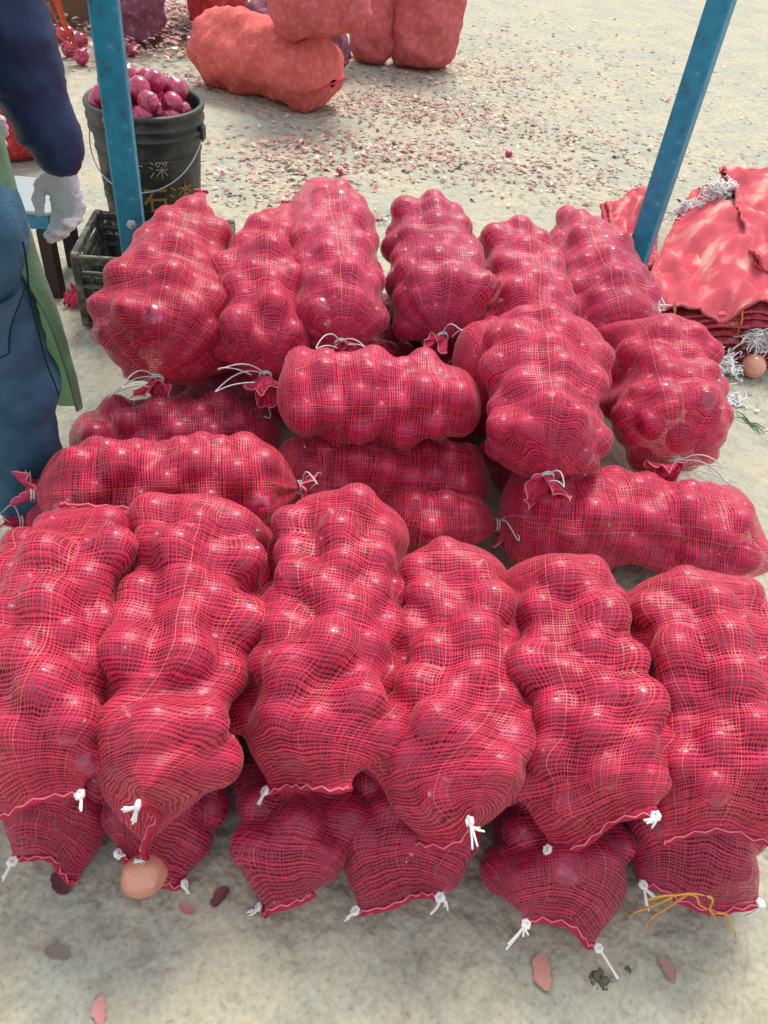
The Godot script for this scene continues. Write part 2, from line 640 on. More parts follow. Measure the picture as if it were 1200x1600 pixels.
func net_sack(s: Dictionary) -> void:
	var sd: int = s.seed
	var r := RandomNumberGenerator.new()
	r.seed = sd * 101 + 7
	var P0: Vector3 = s.a
	var P1: Vector3 = s.b
	var A: float = s.w
	var Bh: float = s.w * s.get("flat", 0.86)
	var e0: String = s.get("e0", "round")
	var e1: String = s.get("e1", "seam")
	var twist: float = s.get("twist", 0.0)
	var droop: float = s.get("droop", 0.02)
	var wide: float = s.get("wide", 0.72)
	var L := P0.distance_to(P1)
	var T := (P1 - P0) / L
	var U := (Vector3.UP - T * T.y).normalized()
	var S := U.cross(T)
	var roll: float = s.get("roll", 0.0)
	var S0 := S
	S = S * cos(roll) + U * sin(roll)
	U = U * cos(roll) - S0 * sin(roll)
	var bow: Vector3 = Vector3.UP * s.get("bow", 0.0) + S * s.get("bend", r.randf_range(-0.022, 0.022))
	var taper: float = s.get("taper", 1.0)   # width at the far end relative to the near one
	var NU: int = s.get("nu", 66)
	var NV: int = s.get("nv", 64)
	var big: bool = s.get("far", false)
	var o := thing(s.get("called", "onion_sack"), s.label, "sack", Vector3(P0.x * 0.5 + P1.x * 0.5, 0.0, P0.z * 0.5 + P1.z * 0.5), 0.0, s.group)
	var org := o.position
	P0 -= org
	P1 -= org
	var ctr := PackedVector3Array()
	var ea := PackedFloat32Array()
	var eb := PackedFloat32Array()
	var ss := PackedVector3Array()
	var us := PackedVector3Array()
	for i in NU + 1:
		var u := float(i) / NU
		# rows crowd towards the ends
		u = u - 0.075 * sin(TAU * u) if not big else u
		var m := end_shape(u * L, e0, s.get("wide0", 0.35), s.get("reach0", 0.15))
		var m1 := end_shape((1.0 - u) * L, e1, wide, s.get("reach", 0.12))
		var tp := lerpf(taper, 1.0, smoothstep(0.0, 0.75, u))
		var wob := 1.0 + 0.06 * sin(u * 6.0 + sd * 1.3) + 0.02 * sin(u * 13.0 + sd * 2.0)
		ea.append(maxf(0.003, A * tp * m.x * m1.x * wob))
		eb.append(maxf(0.003, Bh * tp * m.y * m1.y * wob))
		var k := smoothstep(0.62, 1.0, u)
		var tw := twist * k
		ss.append(S * cos(tw) + U * sin(tw))
		us.append(U * cos(tw) - S * sin(tw))
		ctr.append(P0.lerp(P1, u) + bow * (4.0 * u * (1.0 - u)) - Vector3.UP * droop * pow(maxf(0.0, (u - 0.75) / 0.25), 2.0))
	# onions packed round the inside
	var onions := []
	var ro: float = s.get("ro", 0.042)
	var d := 0.035 + ro * 0.5
	var turn := r.randf_range(0, TAU)
	while d < L - 0.02 - ro * 0.6:
		var ii := 0
		var best := 1e9
		for i in NU + 1:
			var dd := absf(ctr[i].distance_to(ctr[0]) - d)
			if dd < best:
				best = dd
				ii = i
		var n := 2.0
		if ea[ii] > ro * 0.95 and eb[ii] > ro * 0.80:
			var ra := maxf(ea[ii] - ro, 0.0)
			var rb := maxf(eb[ii] - ro, 0.0)
			n = maxf(1.0, PI * (ra + rb) / (ro * 1.75))
			var rad := ro * r.randf_range(0.80, 1.16)
			var f := r.randf_range(0.88, 1.05)
			var p := ctr[ii] + ss[ii] * cos(turn) * ra * f + us[ii] * sin(turn) * rb * f + T * r.randf_range(-0.3, 0.3) * ro
			p.y = maxf(p.y, rad + 0.006)
			if sin(turn) > -0.9 or big:
				onions.append([p, rad, ii])
		turn += 2.399963 + r.randf_range(-0.22, 0.22)
		d += ro * 1.48 / n
	# and along the middle
	d = 0.16
	while d < L - 0.16:
		for q in 2:
			var ic := int(NU * d / L)
			onions.append([ctr[ic] + Vector3(r.randf_range(-1, 1), r.randf_range(-1, 1), r.randf_range(-1, 1)) * maxf(0.0, ea[ic] - 2.2 * ro), ro * 0.95, ic])
		d += ro * 1.7
	# where a neighbouring sack lies, there is no room for onions
	if not big:
		var keep := []
		for on in onions:
			var free := true
			for n in neighbours:
				if n.seed != sd and capsule(on[0] + org, [n.a, n.b, n.w * 0.80, n.w * 0.80]) < 0.0:
					free = false
					break
			if free:
				keep.append(on)
		onions = keep
	# push overlapping onions apart a little
	for it in 3:
		for a in onions.size():
			for b in range(a + 1, onions.size()):
				var v: Vector3 = onions[b][0] - onions[a][0]
				var gap: float = (onions[a][1] + onions[b][1]) * 0.97 - v.length()
				if gap > 0.0 and v.length() > 0.001:
					var mv := v.normalized() * gap * 0.25
					onions[a][0] -= mv
					onions[b][0] += mv
	if not big:
		var inside := []
		for on in onions:
			var p: Vector3 = on[0]
			var sl: float = (p - P0).dot(T)
			var rd: float = on[1]
			var fits := sl - rd > 0.004 and sl + rd < L - 0.012
			for e in [-0.8, 0.8]:
				var best := 1e9
				var bi := 0
				for i in NU + 1:
					var dd := absf((ctr[i] - P0).dot(T) - sl - rd * float(e))
					if dd < best:
						best = dd
						bi = i
				var w := p - ctr[bi]
				w -= T * w.dot(T)
				if pow(w.dot(ss[bi]) / (ea[bi] + 0.009), 2.0) + pow(w.dot(us[bi]) / (eb[bi] + 0.009), 2.0) > 1.0:
					fits = false
			if fits:
				inside.append(on)
		onions = inside
	# the net stretched over them
	var W := NV
	var hit := PackedFloat32Array()
	hit.resize((NU + 1) * W)
	var cs := PackedFloat32Array()
	var sn := PackedFloat32Array()
	for j in W:
		var an := TAU * j / W - PI * 0.5
		cs.append(cos(an))
		sn.append(sin(an))
	var floor_k: float = s.get("slack", 0.72)
	var dx := PackedFloat32Array()
	var dy := PackedFloat32Array()
	dx.resize((NU + 1) * W)
	dy.resize((NU + 1) * W)
	for i in NU + 1:
		var dend := minf(ctr[i].distance_to(ctr[0]), ctr[i].distance_to(ctr[NU]))
		var kk := lerpf(1.0, floor_k, smoothstep(0.03, 0.14, dend))
		for j in W:
			var ex := cs[j] * ea[i]
			var ey := sn[j] * maxf(eb[i], ea[i] * 0.5 * smoothstep(0.004, 0.045, dend))
			var el := sqrt(ex * ex + ey * ey)
			dx[i * W + j] = ex / el
			dy[i * W + j] = ey / el
			hit[i * W + j] = kk / sqrt(pow(ex / el / ea[i], 2.0) + pow(ey / el / eb[i], 2.0))
	for on in onions:
		var pr: float = on[1] + 0.0015
		var p: Vector3 = on[0]
		for i in range(1, NU):
			var w := p - ctr[i]
			var along := w.dot(T)
			if absf(along) > pr:
				continue
			var w2 := w.length_squared()
			var wx := w.dot(ss[i])
			var wy := w.dot(us[i])
			for j in range(i * W, i * W + W):
				var t := wx * dx[j] + wy * dy[j]
				if t < 0.0:
					continue
				var q2 := pr * pr - (w2 - t * t)
				if q2 > 0.0:
					var h := t + sqrt(q2)
					if h > hit[j]:
						hit[j] = h
	var rad := hit.duplicate()
	for it in int(s.get("relax", 1)):
		for i in range(1, NU):
			for j in W:
				var q := i * W + j
				var avg := (rad[q - W] + rad[q + W] + rad[i * W + (j + 1) % W] + rad[i * W + (j + W - 1) % W]) * 0.25
				rad[q] = maxf(hit[q], avg)
	var bd := Builder.new()
	var tied0 := e0 == "tied"
	var tied1 := e1 == "tied"
	noise.seed = sd
	var pts := PackedVector3Array()
	var len_uv := 0.0
	var scale_uv := 1.0
	for i in NU + 1:
		if i > 0:
			var dr := 0.5 * absf(ea[i] - ea[i - 1]) + 0.5 * absf(eb[i] - eb[i - 1])
			len_uv += sqrt(ctr[i].distance_squared_to(ctr[i - 1]) + dr * dr)
		var dist0 := ctr[i].distance_to(ctr[0])
		var dist1 := ctr[i].distance_to(ctr[NU])
		var pleat := 0.0
		if tied0:
			pleat = maxf(pleat, smoothstep(0.13, 0.02, dist0))
		if tied1:
			pleat = maxf(pleat, smoothstep(0.13, 0.02, dist1))
		for j in W + 1:
			var jj := j % W
			var rr := rad[i * W + jj] + 0.0012
			if i > 0 and i < NU:
				rr = rr * 0.80 + 0.05 * (rad[(i - 1) * W + jj] + rad[(i + 1) * W + jj] + rad[i * W + (jj + 1) % W] + rad[i * W + (jj + W - 1) % W])
			var an := TAU * jj / W
			if pleat > 0.0:
				rr *= 1.0 + pleat * (0.05 * sin(an * 9.0 + sd) + 0.05 * sin(an * 5.0 + sd * 1.7) + 0.05 * sin(an * 13.0 + sd * 2.3))
			var out := ss[i] * dx[i * W + jj] + us[i] * dy[i * W + jj]
			var p := ctr[i] + out * rr
			p += out * (0.004 if not big else 0.06) * noise.get_noise_3d(p.x * 420.0, p.y * 420.0, p.z * 420.0)
			if e1 == "seam" and not big:
				var kw := smoothstep(0.09, 0.0, dist1)
				p += (T * 0.012 * sin(cs[jj] * 2.5 + sd * 1.7) + us[i] * 0.012 * sin(cs[jj] * 3.4 + sd * 2.9)) * kw
			p.y = maxf(p.y, 0.004 + 0.001 * sin(p.x * 90.0))
			pts.append(p)
			var wu := 0.014 * noise.get_noise_2d(i * 3.0 + sd * 50.0, an * 26.0)
			var wv := 0.016 * noise.get_noise_2d(i * 3.0 + sd * 50.0 + 900.0, sin(an) * 60.0)
			bd.uv.append(Vector2(TAU * A * 0.95 * j / W + sd * 0.137 + wu, len_uv + sd * 0.213 + wv))
	for i in NU + 1:
		for j in W + 1:
			var i0 := maxi(i - 1, 0)
			var i1 := mini(i + 1, NU)
			var ja := (j + W - 1) % W
			var jb := (j + 1) % W
			var du := pts[i1 * (W + 1) + j] - pts[i0 * (W + 1) + j]
			var dv := pts[i * (W + 1) + jb] - pts[i * (W + 1) + ja]
			var nn := dv.cross(du)
			bd.v.append(pts[i * (W + 1) + j])
			bd.n.append(nn.normalized() if nn.length() > 1e-9 else (T if i > NU / 2 else -T))
	for i in NU:
		for j in W:
			var a0 := i * (W + 1) + j
			var b0 := a0 + W + 1
			bd.ix.append_array(PackedInt32Array([a0, b0, a0 + 1, a0 + 1, b0, b0 + 1]))
	part("net" if not big else "woven_cover", bd.mesh(), mats[s.get("mat", "net0")], o)
	if not big:
		var om: Material = mats[s.get("onion_mat", "onion")]
		for q in onions.size():
			put_onion(o, onions[q][0], onions[q][1] * 0.985, om, sd * 60 + q)
	# ends
	if e0 == "seam":
		seam_end(o, pts, 0, W, -T, us[0], r, s.get("tufts0", 0), big)
	if e1 == "seam":
		seam_end(o, pts, NU, W, T, us[NU], r, s.get("tufts", 2), big)
	if tied0:
		tied_end(o, ctr[0], -T, r, s.get("string0", 1), s)
	if tied1:
		tied_end(o, ctr[NU], T, r, s.get("string1", 1), s)


func seam_end(o: Node3D, pts: PackedVector3Array, i: int, W: int, T: Vector3, U: Vector3, r: RandomNumberGenerator, tufts: int, big: bool) -> void:
	# folded and stitched hem along the closed mouth
	var line := []
	var st := []
	for q in 17:
		var j := (i * (W + 1)) + int(roundf(lerpf(W * 0.25, W * 0.75, q / 16.0)))
		var p := (pts[j] + pts[i * (W + 1) + (W / 2 - (j - i * (W + 1)) + W) % W]) * 0.5
		p += U * r.randf_range(-0.002, 0.002) + T * (0.003 + r.randf_range(-0.002, 0.002))
		p.y = maxf(p.y, 0.008)
		line.append(p)
		st.append(p + U * 0.005 + T * (0.003 if q % 2 == 0 else -0.003))
	var bd := Builder.new()
	bd.tube(line, 0.0055, 0.0055, 7)
	part("hem", bd.mesh(), mats.seam if not big else mats.cloth, o)
	if not big:
		var b2 := Builder.new()
		b2.tube(st, 0.0016, 0.0016, 5)
		part("stitching", b2.mesh(), mats.pink_thread, o)
	for t in tufts:
		var p0: Vector3 = line[16] if t == 0 else line[0]
		var side: Vector3 = ((line[16] as Vector3) - (line[8] as Vector3)).normalized() * (1.0 if t == 0 else -1.0)
		tuft(o, p0, side, T, U, r, r.randf_range(0.5, 0.9))


func tuft(o: Node3D, p0: Vector3, side: Vector3, T: Vector3, U: Vector3, r: RandomNumberGenerator, size: float) -> void:
	# knotted cotton end with frayed tails
	var bd := Builder.new()
	var knot := []
	for q in 7:
		knot.append(p0 + U * 0.006 + (side * cos(q * 1.1) + T * sin(q * 1.1)) * 0.006)
	bd.tube(knot, 0.0052, 0.004, 6)
	for k in 1 + r.randi() % 2:
		var dir := (side * r.randf_range(-0.3, 1.0) + T * r.randf_range(0.2, 1.0) + U * r.randf_range(-0.1, 0.5)).normalized()
		var curl := Vector3(r.randf_range(-1, 1), r.randf_range(-1.6, -0.2), r.randf_range(-1, 1))
		for f in 3:
			var pl := []
			var jit := Vector3(r.randf_range(-1, 1), r.randf_range(-1, 1), r.randf_range(-1, 1)) * 0.22
			for q in 6:
				var t := q / 5.0
				var p := p0 + U * 0.006 + dir * 0.030 * size * t + jit * 0.030 * size * t * t + curl * 0.026 * size * t * t
				p.y = maxf(p.y, 0.005)
				pl.append(p)
			bd.tube(pl, 0.0030, 0.0016, 5)
	part("cotton_tie", bd.mesh(), mats.string_white, o)


func tied_end(o: Node3D, c: Vector3, T: Vector3, r: RandomNumberGenerator, style: int, s: Dictionary) -> void:
	# gathered neck, frilled mouth beyond it, string round the neck
	var ref := Vector3.UP if absf(T.y) < 0.9 else Vector3.RIGHT
	var a := T.cross(ref).normalized()
	var b := a.cross(T)
	var fold := (a * r.randf_range(-1, 1) + Vector3.UP * r.randf_range(-0.9, 0.3)).normalized()
	var rows := 9
	var cols := 72
	var pts := []
	var R: float = s.get("frill", 0.05)
	var ph := r.randf_range(0, TAU)
	var rim := []
	for i in rows:
		var t := float(i) / (rows - 1)
		for j in cols + 1:
			var an := TAU * (j % cols) / cols
			var rr := lerpf(0.013, R, t * t * 0.5 + t * 0.5) * (1.0 + t * (0.22 * sin(an * 3.0 + ph) + 0.14 * sin(an * 5.0 + ph * 3.0) + 0.12 * sin(an * 9.0 + ph * 5.0)))
			var q := c + T * (0.058 * t - 0.030 * t * t * (1.0 + 0.8 * sin(an * 2.0 + ph + 1.3) + 0.3 * sin(an * 7.0 + ph))) + (a * cos(an) * 0.9 + b * sin(an) * 0.62) * rr + fold * 0.035 * t * t
			q.y = maxf(q.y, 0.006)
			pts.append(q)
			if i == rows - 1:
				rim.append(q)
	var bd := Builder.new()
	bd.grid(pts, rows, cols + 1)
	for q in bd.uv.size():
		bd.uv[q] = Vector2(bd.uv[q].x * 0.5, bd.uv[q].y * 0.09)
	part("frilled_mouth", bd.mesh(), mats.cloth, o)
	var b3 := Builder.new()
	b3.tube(rim, 0.0019, 0.0019, 5)
	part("frayed_edge", b3.mesh(), mats.pink_thread if style != 3 else mats.string_white, o)
	if style > 0:
		var b2 := Builder.new()
		for k in 2:
			var ring := []
			for q in 15:
				var an := TAU * q / 14.0
				ring.append(c + T * (0.004 + 0.006 * k + 0.002 * sin(an * 2.0)) + (a * cos(an) + b * sin(an)) * 0.0165)
			b2.tube(ring, 0.0024, 0.0024, 5)
		for k in (2 if style >= 2 else 1):
			var lp := []
			var d1 := (a * r.randf_range(-1, 1) + b * r.randf_range(-0.2, 0.9)).normalized()
			var d2 := (T * r.randf_range(0.2, 1.0) + a * r.randf_range(-1, 1)).normalized()
			var sz := r.randf_range(0.035, 0.065) * (1.2 if style >= 2 else 0.9)
			for q in 18:
				var t := q / 17.0
				var p := c + T * 0.012 + d1 * sz * sin(t * PI) * 1.1 + d2 * sz * (1.0 - cos(t * PI * 1.5)) * 0.6 + b * 0.012 + Vector3.UP * 0.012 * sin(t * 9.0)
				p.y = maxf(p.y, 0.008)
				lp.append(p)
			b2.tube(lp, 0.0021, 0.0017, 5)
		part("tie_string", b2.mesh(), mats.string_grey, o)


func strands(bd: Builder, c: Vector3, spread: Vector3, count: int, length: float, r: RandomNumberGenerator, rad := 0.003) -> void:
	for k in count:
		var p := c + Vector3(r.randf_range(-1, 1) * spread.x, r.randf_range(-1, 1) * spread.y, r.randf_range(-1, 1) * spread.z)
		var d := Vector3(r.randf_range(-1, 1), r.randf_range(-0.5, 0.6), r.randf_range(-1, 1)).normalized()
		var c2 := Vector3(r.randf_range(-1, 1), r.randf_range(-1.2, 0.2), r.randf_range(-1, 1))
		var pl := []
		for q in 9:
			var t := q / 8.0
			var x := p + d * length * t + c2 * length * 0.6 * t * t + Vector3(sin(t * 8.0 + k), cos(t * 7.0 + k * 2), sin(t * 9.0 + k * 3)) * length * 0.24
			x.y = maxf(x.y, 0.006)
			pl.append(x)
		bd.tube(pl, rad, rad * 0.6, 4)

func lettering(strokes: Array, at_angle: float, y0: float, size: float, rad_at: Callable, thick: float) -> ArrayMesh:
	# brush strokes laid on the side of the pail, 1.5 mm proud
	var bd := Builder.new()
	for s in strokes:
		var p0 := Vector2(s[0], s[1])
		var p1 := Vector2(s[2], s[3])
		var dir := (p1 - p0).normalized()
		var nrm := Vector2(-dir.y, dir.x) * thick * 0.5
		p0 -= dir * thick * 0.3
		p1 += dir * thick * 0.3
		var n := 6
		var base := bd.v.size()
		for i in n + 1:
			for e in [-1.0, 1.0]:
				var p: Vector2 = p0.lerp(p1, float(i) / n) + nrm * float(e) * (1.15 if i == 0 or i == n else 0.9)
				var y: float = y0 + p.y * size
				var R: float = rad_at.call(y) + 0.0015
				var an: float = at_angle - (p.x - 0.5) * size / R
				bd.v.append(Vector3(cos(an) * R, y, sin(an) * R))
				bd.n.append(Vector3(cos(an), 0.1, sin(an)).normalized())
				bd.uv.append(Vector2(0, 0))
		for i in n:
			var q := base + i * 2
			bd.ix.append_array(PackedInt32Array([q, q + 1, q + 2, q + 1, q + 3, q + 2]))
	return bd.mesh()


func make_post(label: String, x: float, z: float, turn: float, bolt_y: float) -> void:
	var o := thing("steel_post", label, "post", Vector3(x, 0, z), turn, "blue steel posts of the stall frame")
	var bd := Builder.new()
	bd.box(Transform3D(Basis(), Vector3(0, 1.2, 0)), Vector3(0.078, 2.39, 0.062), 0.005)
	part("square_tube", bd.mesh(), mats.blue, o)
	var b2 := Builder.new()
	b2.box(Transform3D(Basis(), Vector3(0, 0.005, 0)), Vector3(0.15, 0.008, 0.15), 0.002)
	part("foot_plate", b2.mesh(), mats.blue, o)
	if bolt_y > 0.0:
		var b3 := Builder.new()
		b3.lathe([Vector2(0.017, 0.0), Vector2(0.017, 0.005), Vector2(0.011, 0.006), Vector2(0.011, 0.013), Vector2(0.009, 0.016), Vector2(0.0, 0.017)], 6, Transform3D(Basis(Vector3(1, 0, 0), PI / 2), Vector3(0.006, bolt_y, 0.031)))
		part("bolt", b3.mesh(), mats.steel, o)


func make_crate(label: String, at: Vector3, turn: float, size: Vector3) -> void:
	var o := thing("plastic_crate", label, "crate", at, turn, "black plastic crates by the pail")
	var hx := size.x * 0.5
	var hz := size.z * 0.5
	var H := size.y
	for sx in [-1, 1]:
		for sz in [-1, 1]:
			var b := Builder.new()
			b.box(Transform3D(Basis(), Vector3(sx * (hx - 0.014), H * 0.5, sz * (hz - 0.014))), Vector3(0.03, H - 0.02, 0.03), 0.005)
			part("corner_post", b.mesh(), mats.crate, o)
	for side in 4:
		var along := hx if side < 2 else hz
		var bs := Basis() if side < 2 else Basis(Vector3.UP, PI / 2)
		var s := 1.0 if side % 2 == 0 else -1.0
		var pos := Vector3(0, 0, s * (hz - 0.006)) if side < 2 else Vector3(s * (hx - 0.006), 0, 0)
		for k in 6:
			var y := 0.02 + (H - 0.05) * k / 5.0
			if k == 5 and side < 2:
				# top rim dips into a hand hold
				for e in [-1, 1]:
					var b := Builder.new()
					b.box(Transform3D(bs, pos + bs * Vector3(e * along * 0.66, y, 0)), Vector3(along * 0.66, 0.03, 0.020), 0.004)
					part("rim", b.mesh(), mats.crate, o)
				var b1 := Builder.new()
				b1.box(Transform3D(bs, pos + bs * Vector3(0, y - 0.045, 0)), Vector3(along * 0.72, 0.02, 0.018), 0.004)
				part("hand_hold", b1.mesh(), mats.crate, o)
				continue
			var b2 := Builder.new()
			b2.box(Transform3D(bs, pos + bs * Vector3(0, y, 0)), Vector3(along * 2.0 - 0.03, 0.013 if k < 5 else 0.03, 0.012 if k < 5 else 0.02), 0.003)
			part("slat" if k < 5 else "rim", b2.mesh(), mats.crate, o)
		for k in 7:
			var x := lerpf(-along + 0.06, along - 0.06, k / 6.0)
			var b3 := Builder.new()
			b3.box(Transform3D(bs, pos * 0.992 + bs * Vector3(x, (H - 0.08) * 0.5, 0)), Vector3(0.010, H - 0.09, 0.008), 0.002)
			part("rib", b3.mesh(), mats.crate, o)
		var b5 := Builder.new()
		b5.box(Transform3D(bs, pos * 0.955 + bs * Vector3(0, (H - 0.08) * 0.5 - 0.005, 0)), Vector3(along * 1.86, H - 0.10, 0.004), 0.001)
		part("side_panel", b5.mesh(), mats.crate, o)
	var b4 := Builder.new()
	b4.box(Transform3D(Basis(), Vector3(0, 0.012, 0)), Vector3(size.x - 0.04, 0.012, size.z - 0.04), 0.003)
	part("floor_panel", b4.mesh(), mats.crate, o)


func make_pail(at: Vector3) -> void:
	var o := thing("paint_pail", "big dark plastic paint pail heaped with red onions behind the left post", "bucket", at)
	var H := 0.475
	var R0 := 0.172
	var R1 := 0.200
	var bd := Builder.new()
	bd.lathe([Vector2(0.0, 0.0), Vector2(R0 - 0.008, 0.0), Vector2(R0, 0.008), Vector2(lerpf(R0, R1, 0.3), H * 0.3), Vector2(lerpf(R0, R1, 0.6), H * 0.6), Vector2(R1 - 0.004, H * 0.80),
		Vector2(R1 + 0.008, H * 0.805), Vector2(R1 + 0.008, H * 0.825), Vector2(R1 - 0.001, H * 0.832), Vector2(R1, H * 0.875), Vector2(R1 + 0.011, H * 0.88), Vector2(R1 + 0.011, H * 0.90), Vector2(R1 + 0.002, H * 0.907), Vector2(R1 + 0.003, H * 0.955),
		Vector2(R1 + 0.012, H * 0.96), Vector2(R1 + 0.013, H * 0.985), Vector2(R1 + 0.008, H), Vector2(R1 - 0.002, H), Vector2(R1 - 0.006, H * 0.98), Vector2(R1 - 0.012, H * 0.7), Vector2(R0 - 0.006, 0.012), Vector2(0.0, 0.012)], 64)
	part("pail_body", bd.mesh(), mats.bucket, o)
	var rad := func(y: float) -> float: return lerpf(R0, R1 - 0.002, clampf(y / (H * 0.80), 0, 1))
	for e in [0.28, 0.66]:
		var rg := Builder.new()
		var rr: float = rad.call(H * e)
		rg.lathe([Vector2(rr - 0.002, H * e - 0.003), Vector2(rr + 0.0016, H * e), Vector2(rr - 0.002, H * e + 0.003)], 64)
		part("moulded_ring", rg.mesh(), mats.bucket, o)
	# wire bail lying against the front
	var w := []
	for q in 25:
		var t := q / 24.0
		var an := PI * t
		var y := H * 0.80 - 0.165 * sin(an)
		var R: float = R1 + 0.008 + 0.004 * sin(an)
		w.append(Vector3(cos(an) * R, y, sin(an) * R))
	var bw := Builder.new()
	bw.tube(w, 0.0028, 0.0028, 6)
	var bail := part("wire_bail", bw.mesh(), mats.steel, o)
	var gb := Builder.new()
	gb.tube([w[12], w[13], w[14]], 0.010, 0.010, 10)
	part("grip", gb.mesh(), mats.string_white, bail)
	for s in [-1, 1]:
		var eb := Builder.new()
		eb.box(Transform3D(Basis(), Vector3(s * (R1 + 0.008), H * 0.80, 0)), Vector3(0.014, 0.05, 0.045), 0.004)
		part("bail_ear", eb.mesh(), mats.bucket, o)
	# worn print
	var gold := plain(Color(0.30, 0.17, 0.035), 0.6, 0.3)
	var pale := plain(Color(0.26, 0.21, 0.16), 0.6, 0.3)
	var ghost := plain(Color(0.085, 0.082, 0.065), 0.7, 0.3)
	var stone := [[0.08, 0.94, 0.94, 0.94], [0.45, 0.94, 0.05, 0.36], [0.32, 0.54, 0.32, 0.02], [0.32, 0.54, 0.90, 0.54], [0.90, 0.54, 0.90, 0.02], [0.32, 0.09, 0.90, 0.09]]
	var lacquer := [[0.05, 0.95, 0.20, 0.83], [0.0, 0.66, 0.16, 0.56], [0.02, 0.05, 0.22, 0.34], [0.38, 0.86, 1.0, 0.86], [0.69, 1.0, 0.69, 0.52], [0.67, 0.84, 0.40, 0.62], [0.71, 0.84, 0.98, 0.62], [0.69, 0.62, 0.38, 0.42], [0.69, 0.62, 1.0, 0.42], [0.69, 0.46, 0.69, 0.0], [0.44, 0.32, 0.60, 0.22], [0.42, 0.04, 0.62, 0.16], [0.95, 0.32, 0.80, 0.22], [0.78, 0.20, 1.0, 0.03]]
	var deep := [[0.05, 0.95, 0.20, 0.83], [0.0, 0.66, 0.16, 0.56], [0.02, 0.05, 0.22, 0.34], [0.38, 0.92, 1.0, 0.92], [0.38, 0.92, 0.36, 0.76], [1.0, 0.92, 0.97, 0.76], [0.60, 0.84, 0.46, 0.66], [0.76, 0.84, 0.93, 0.66], [0.36, 0.50, 1.0, 0.50], [0.69, 0.64, 0.69, 0.0], [0.67, 0.48, 0.38, 0.14], [0.71, 0.48, 1.0, 0.14]]
	var ten := [[0.1, 0.72, 0.9, 0.72], [0.5, 1.0, 0.5, 0.0], [0.25, 0.4, 0.75, 0.4], [0.3, 0.15, 0.72, 0.15]]
	# angle PI/2 faces the camera side (+z); larger angles lie to the left
	var f := PI / 2 - 0.34
	part("character", lettering(stone, f - 0.02, 0.135, 0.086, rad, 0.13), gold, o)
	part("character", lettering(lacquer, f - 0.56, 0.135, 0.092, rad, 0.085), gold, o)
	part("character", lettering(deep, f - 0.12, 0.262, 0.062, rad, 0.085), pale, o)
	part("character", lettering(ten, f + 0.30, 0.262, 0.062, rad, 0.10), pale, o)
	part("character", lettering(lacquer, f + 1.15, 0.145, 0.10, rad, 0.085), ghost, o)
	part("character", lettering(ten, f + 0.80, 0.262, 0.062, rad, 0.10), ghost, o)
	for k in 3:
		var b := Builder.new()
		var y := 0.05 + 0.02 * k
		var R: float = rad.call(y) + 0.0015
		for q in 12:
			var a0 := f + 1.3 - 1.0 * q / 12.0
			var a1 := a0 - 0.06
			b.quad(Vector3(cos(a0) * R, y, sin(a0) * R), Vector3(cos(a0) * R, y + 0.008, sin(a0) * R), Vector3(cos(a1) * R, y + 0.008, sin(a1) * R), Vector3(cos(a1) * R, y, sin(a1) * R))
		part("print_line", b.mesh(), ghost, o)


func make_bundle(called: String, label: String, corner: Array, layers: int, step: float, y0: float, sd: int, group: String, hump: float) -> Node3D:
	# a stack of flat empty sacks; corner: front left, front right, back right, back left on the floor
	var c: Vector3 = (corner[0] + corner[1] + corner[2] + corner[3]) * 0.25
	var o := thing(called, label, "sacks", Vector3(c.x, 0, c.z), 0.0, group)
	var r := RandomNumberGenerator.new()
	r.seed = sd
	var n := 30
	noise.seed = sd
	for L in layers:
		var bd := Builder.new()
		var off := Vector3(r.randf_range(-0.02, 0.02), 0, r.randf_range(-0.02, 0.02))
		var top := []
		var th := step * 0.82
		var top_layer := L == layers - 1
		for i in n:
			for j in n:
				var u := float(j) / (n - 1)
				var v := float(i) / (n - 1)
				var p: Vector3 = (corner[0] as Vector3).lerp(corner[1], u).lerp((corner[3] as Vector3).lerp(corner[2], u), v) - c + off
				p.y = y0 + step * L + 0.012 * noise.get_noise_2d(p.x * 160.0 + L * 3.0, p.z * 160.0) * (1.0 + L * 0.25) + hump * (L + 1.0) / layers * sin(PI * clampf(u, 0, 1)) * sin(PI * v)
				p.y += step * L * 0.25 * sin(u * 6.0 + v * 4.0 + sd)
				if top_layer:
					p.y += 0.10 * (0.25 - absf(noise.get_noise_2d(p.x * 260.0 + p.z * 90.0 + 70.0, p.z * 180.0 - p.x * 60.0))) + 0.045 * noise.get_noise_2d(p.x * 520.0, p.z * 300.0)
				p.x += 0.010 * noise.get_noise_2d(p.z * 300.0 + L * 40.0, L * 9.0)
				p.z += 0.010 * noise.get_noise_2d(p.x * 300.0 + L * 40.0, 50.0 + L * 9.0)
				p.y = maxf(p.y, 0.012)
				top.append(p)
		var base := bd.v.size()
		bd.grid(top, n, n, 1.0, 1.0, true)
		# rolled edge all round
		var rim := []
		for j in n: rim.append(top[j])
		for i in range(1, n): rim.append(top[i * n + n - 1])
		for j in range(n - 2, -1, -1): rim.append(top[(n - 1) * n + j])
		for i in range(n - 2, -1, -1): rim.append(top[i * n])
		for q in rim.size(): rim[q] = rim[q] - Vector3.UP * th * 0.45
		bd.tube(rim, th * 0.5, th * 0.5, 6)
		for q in range(base, base + n * n):
			bd.n[q].y = absf(bd.n[q].y)
		part("empty_sack", bd.mesh(), [mats.bundle0, mats.bundle1, mats.bundle0][L % 3] if not top_layer else mats.bundle_top, o)
	return o


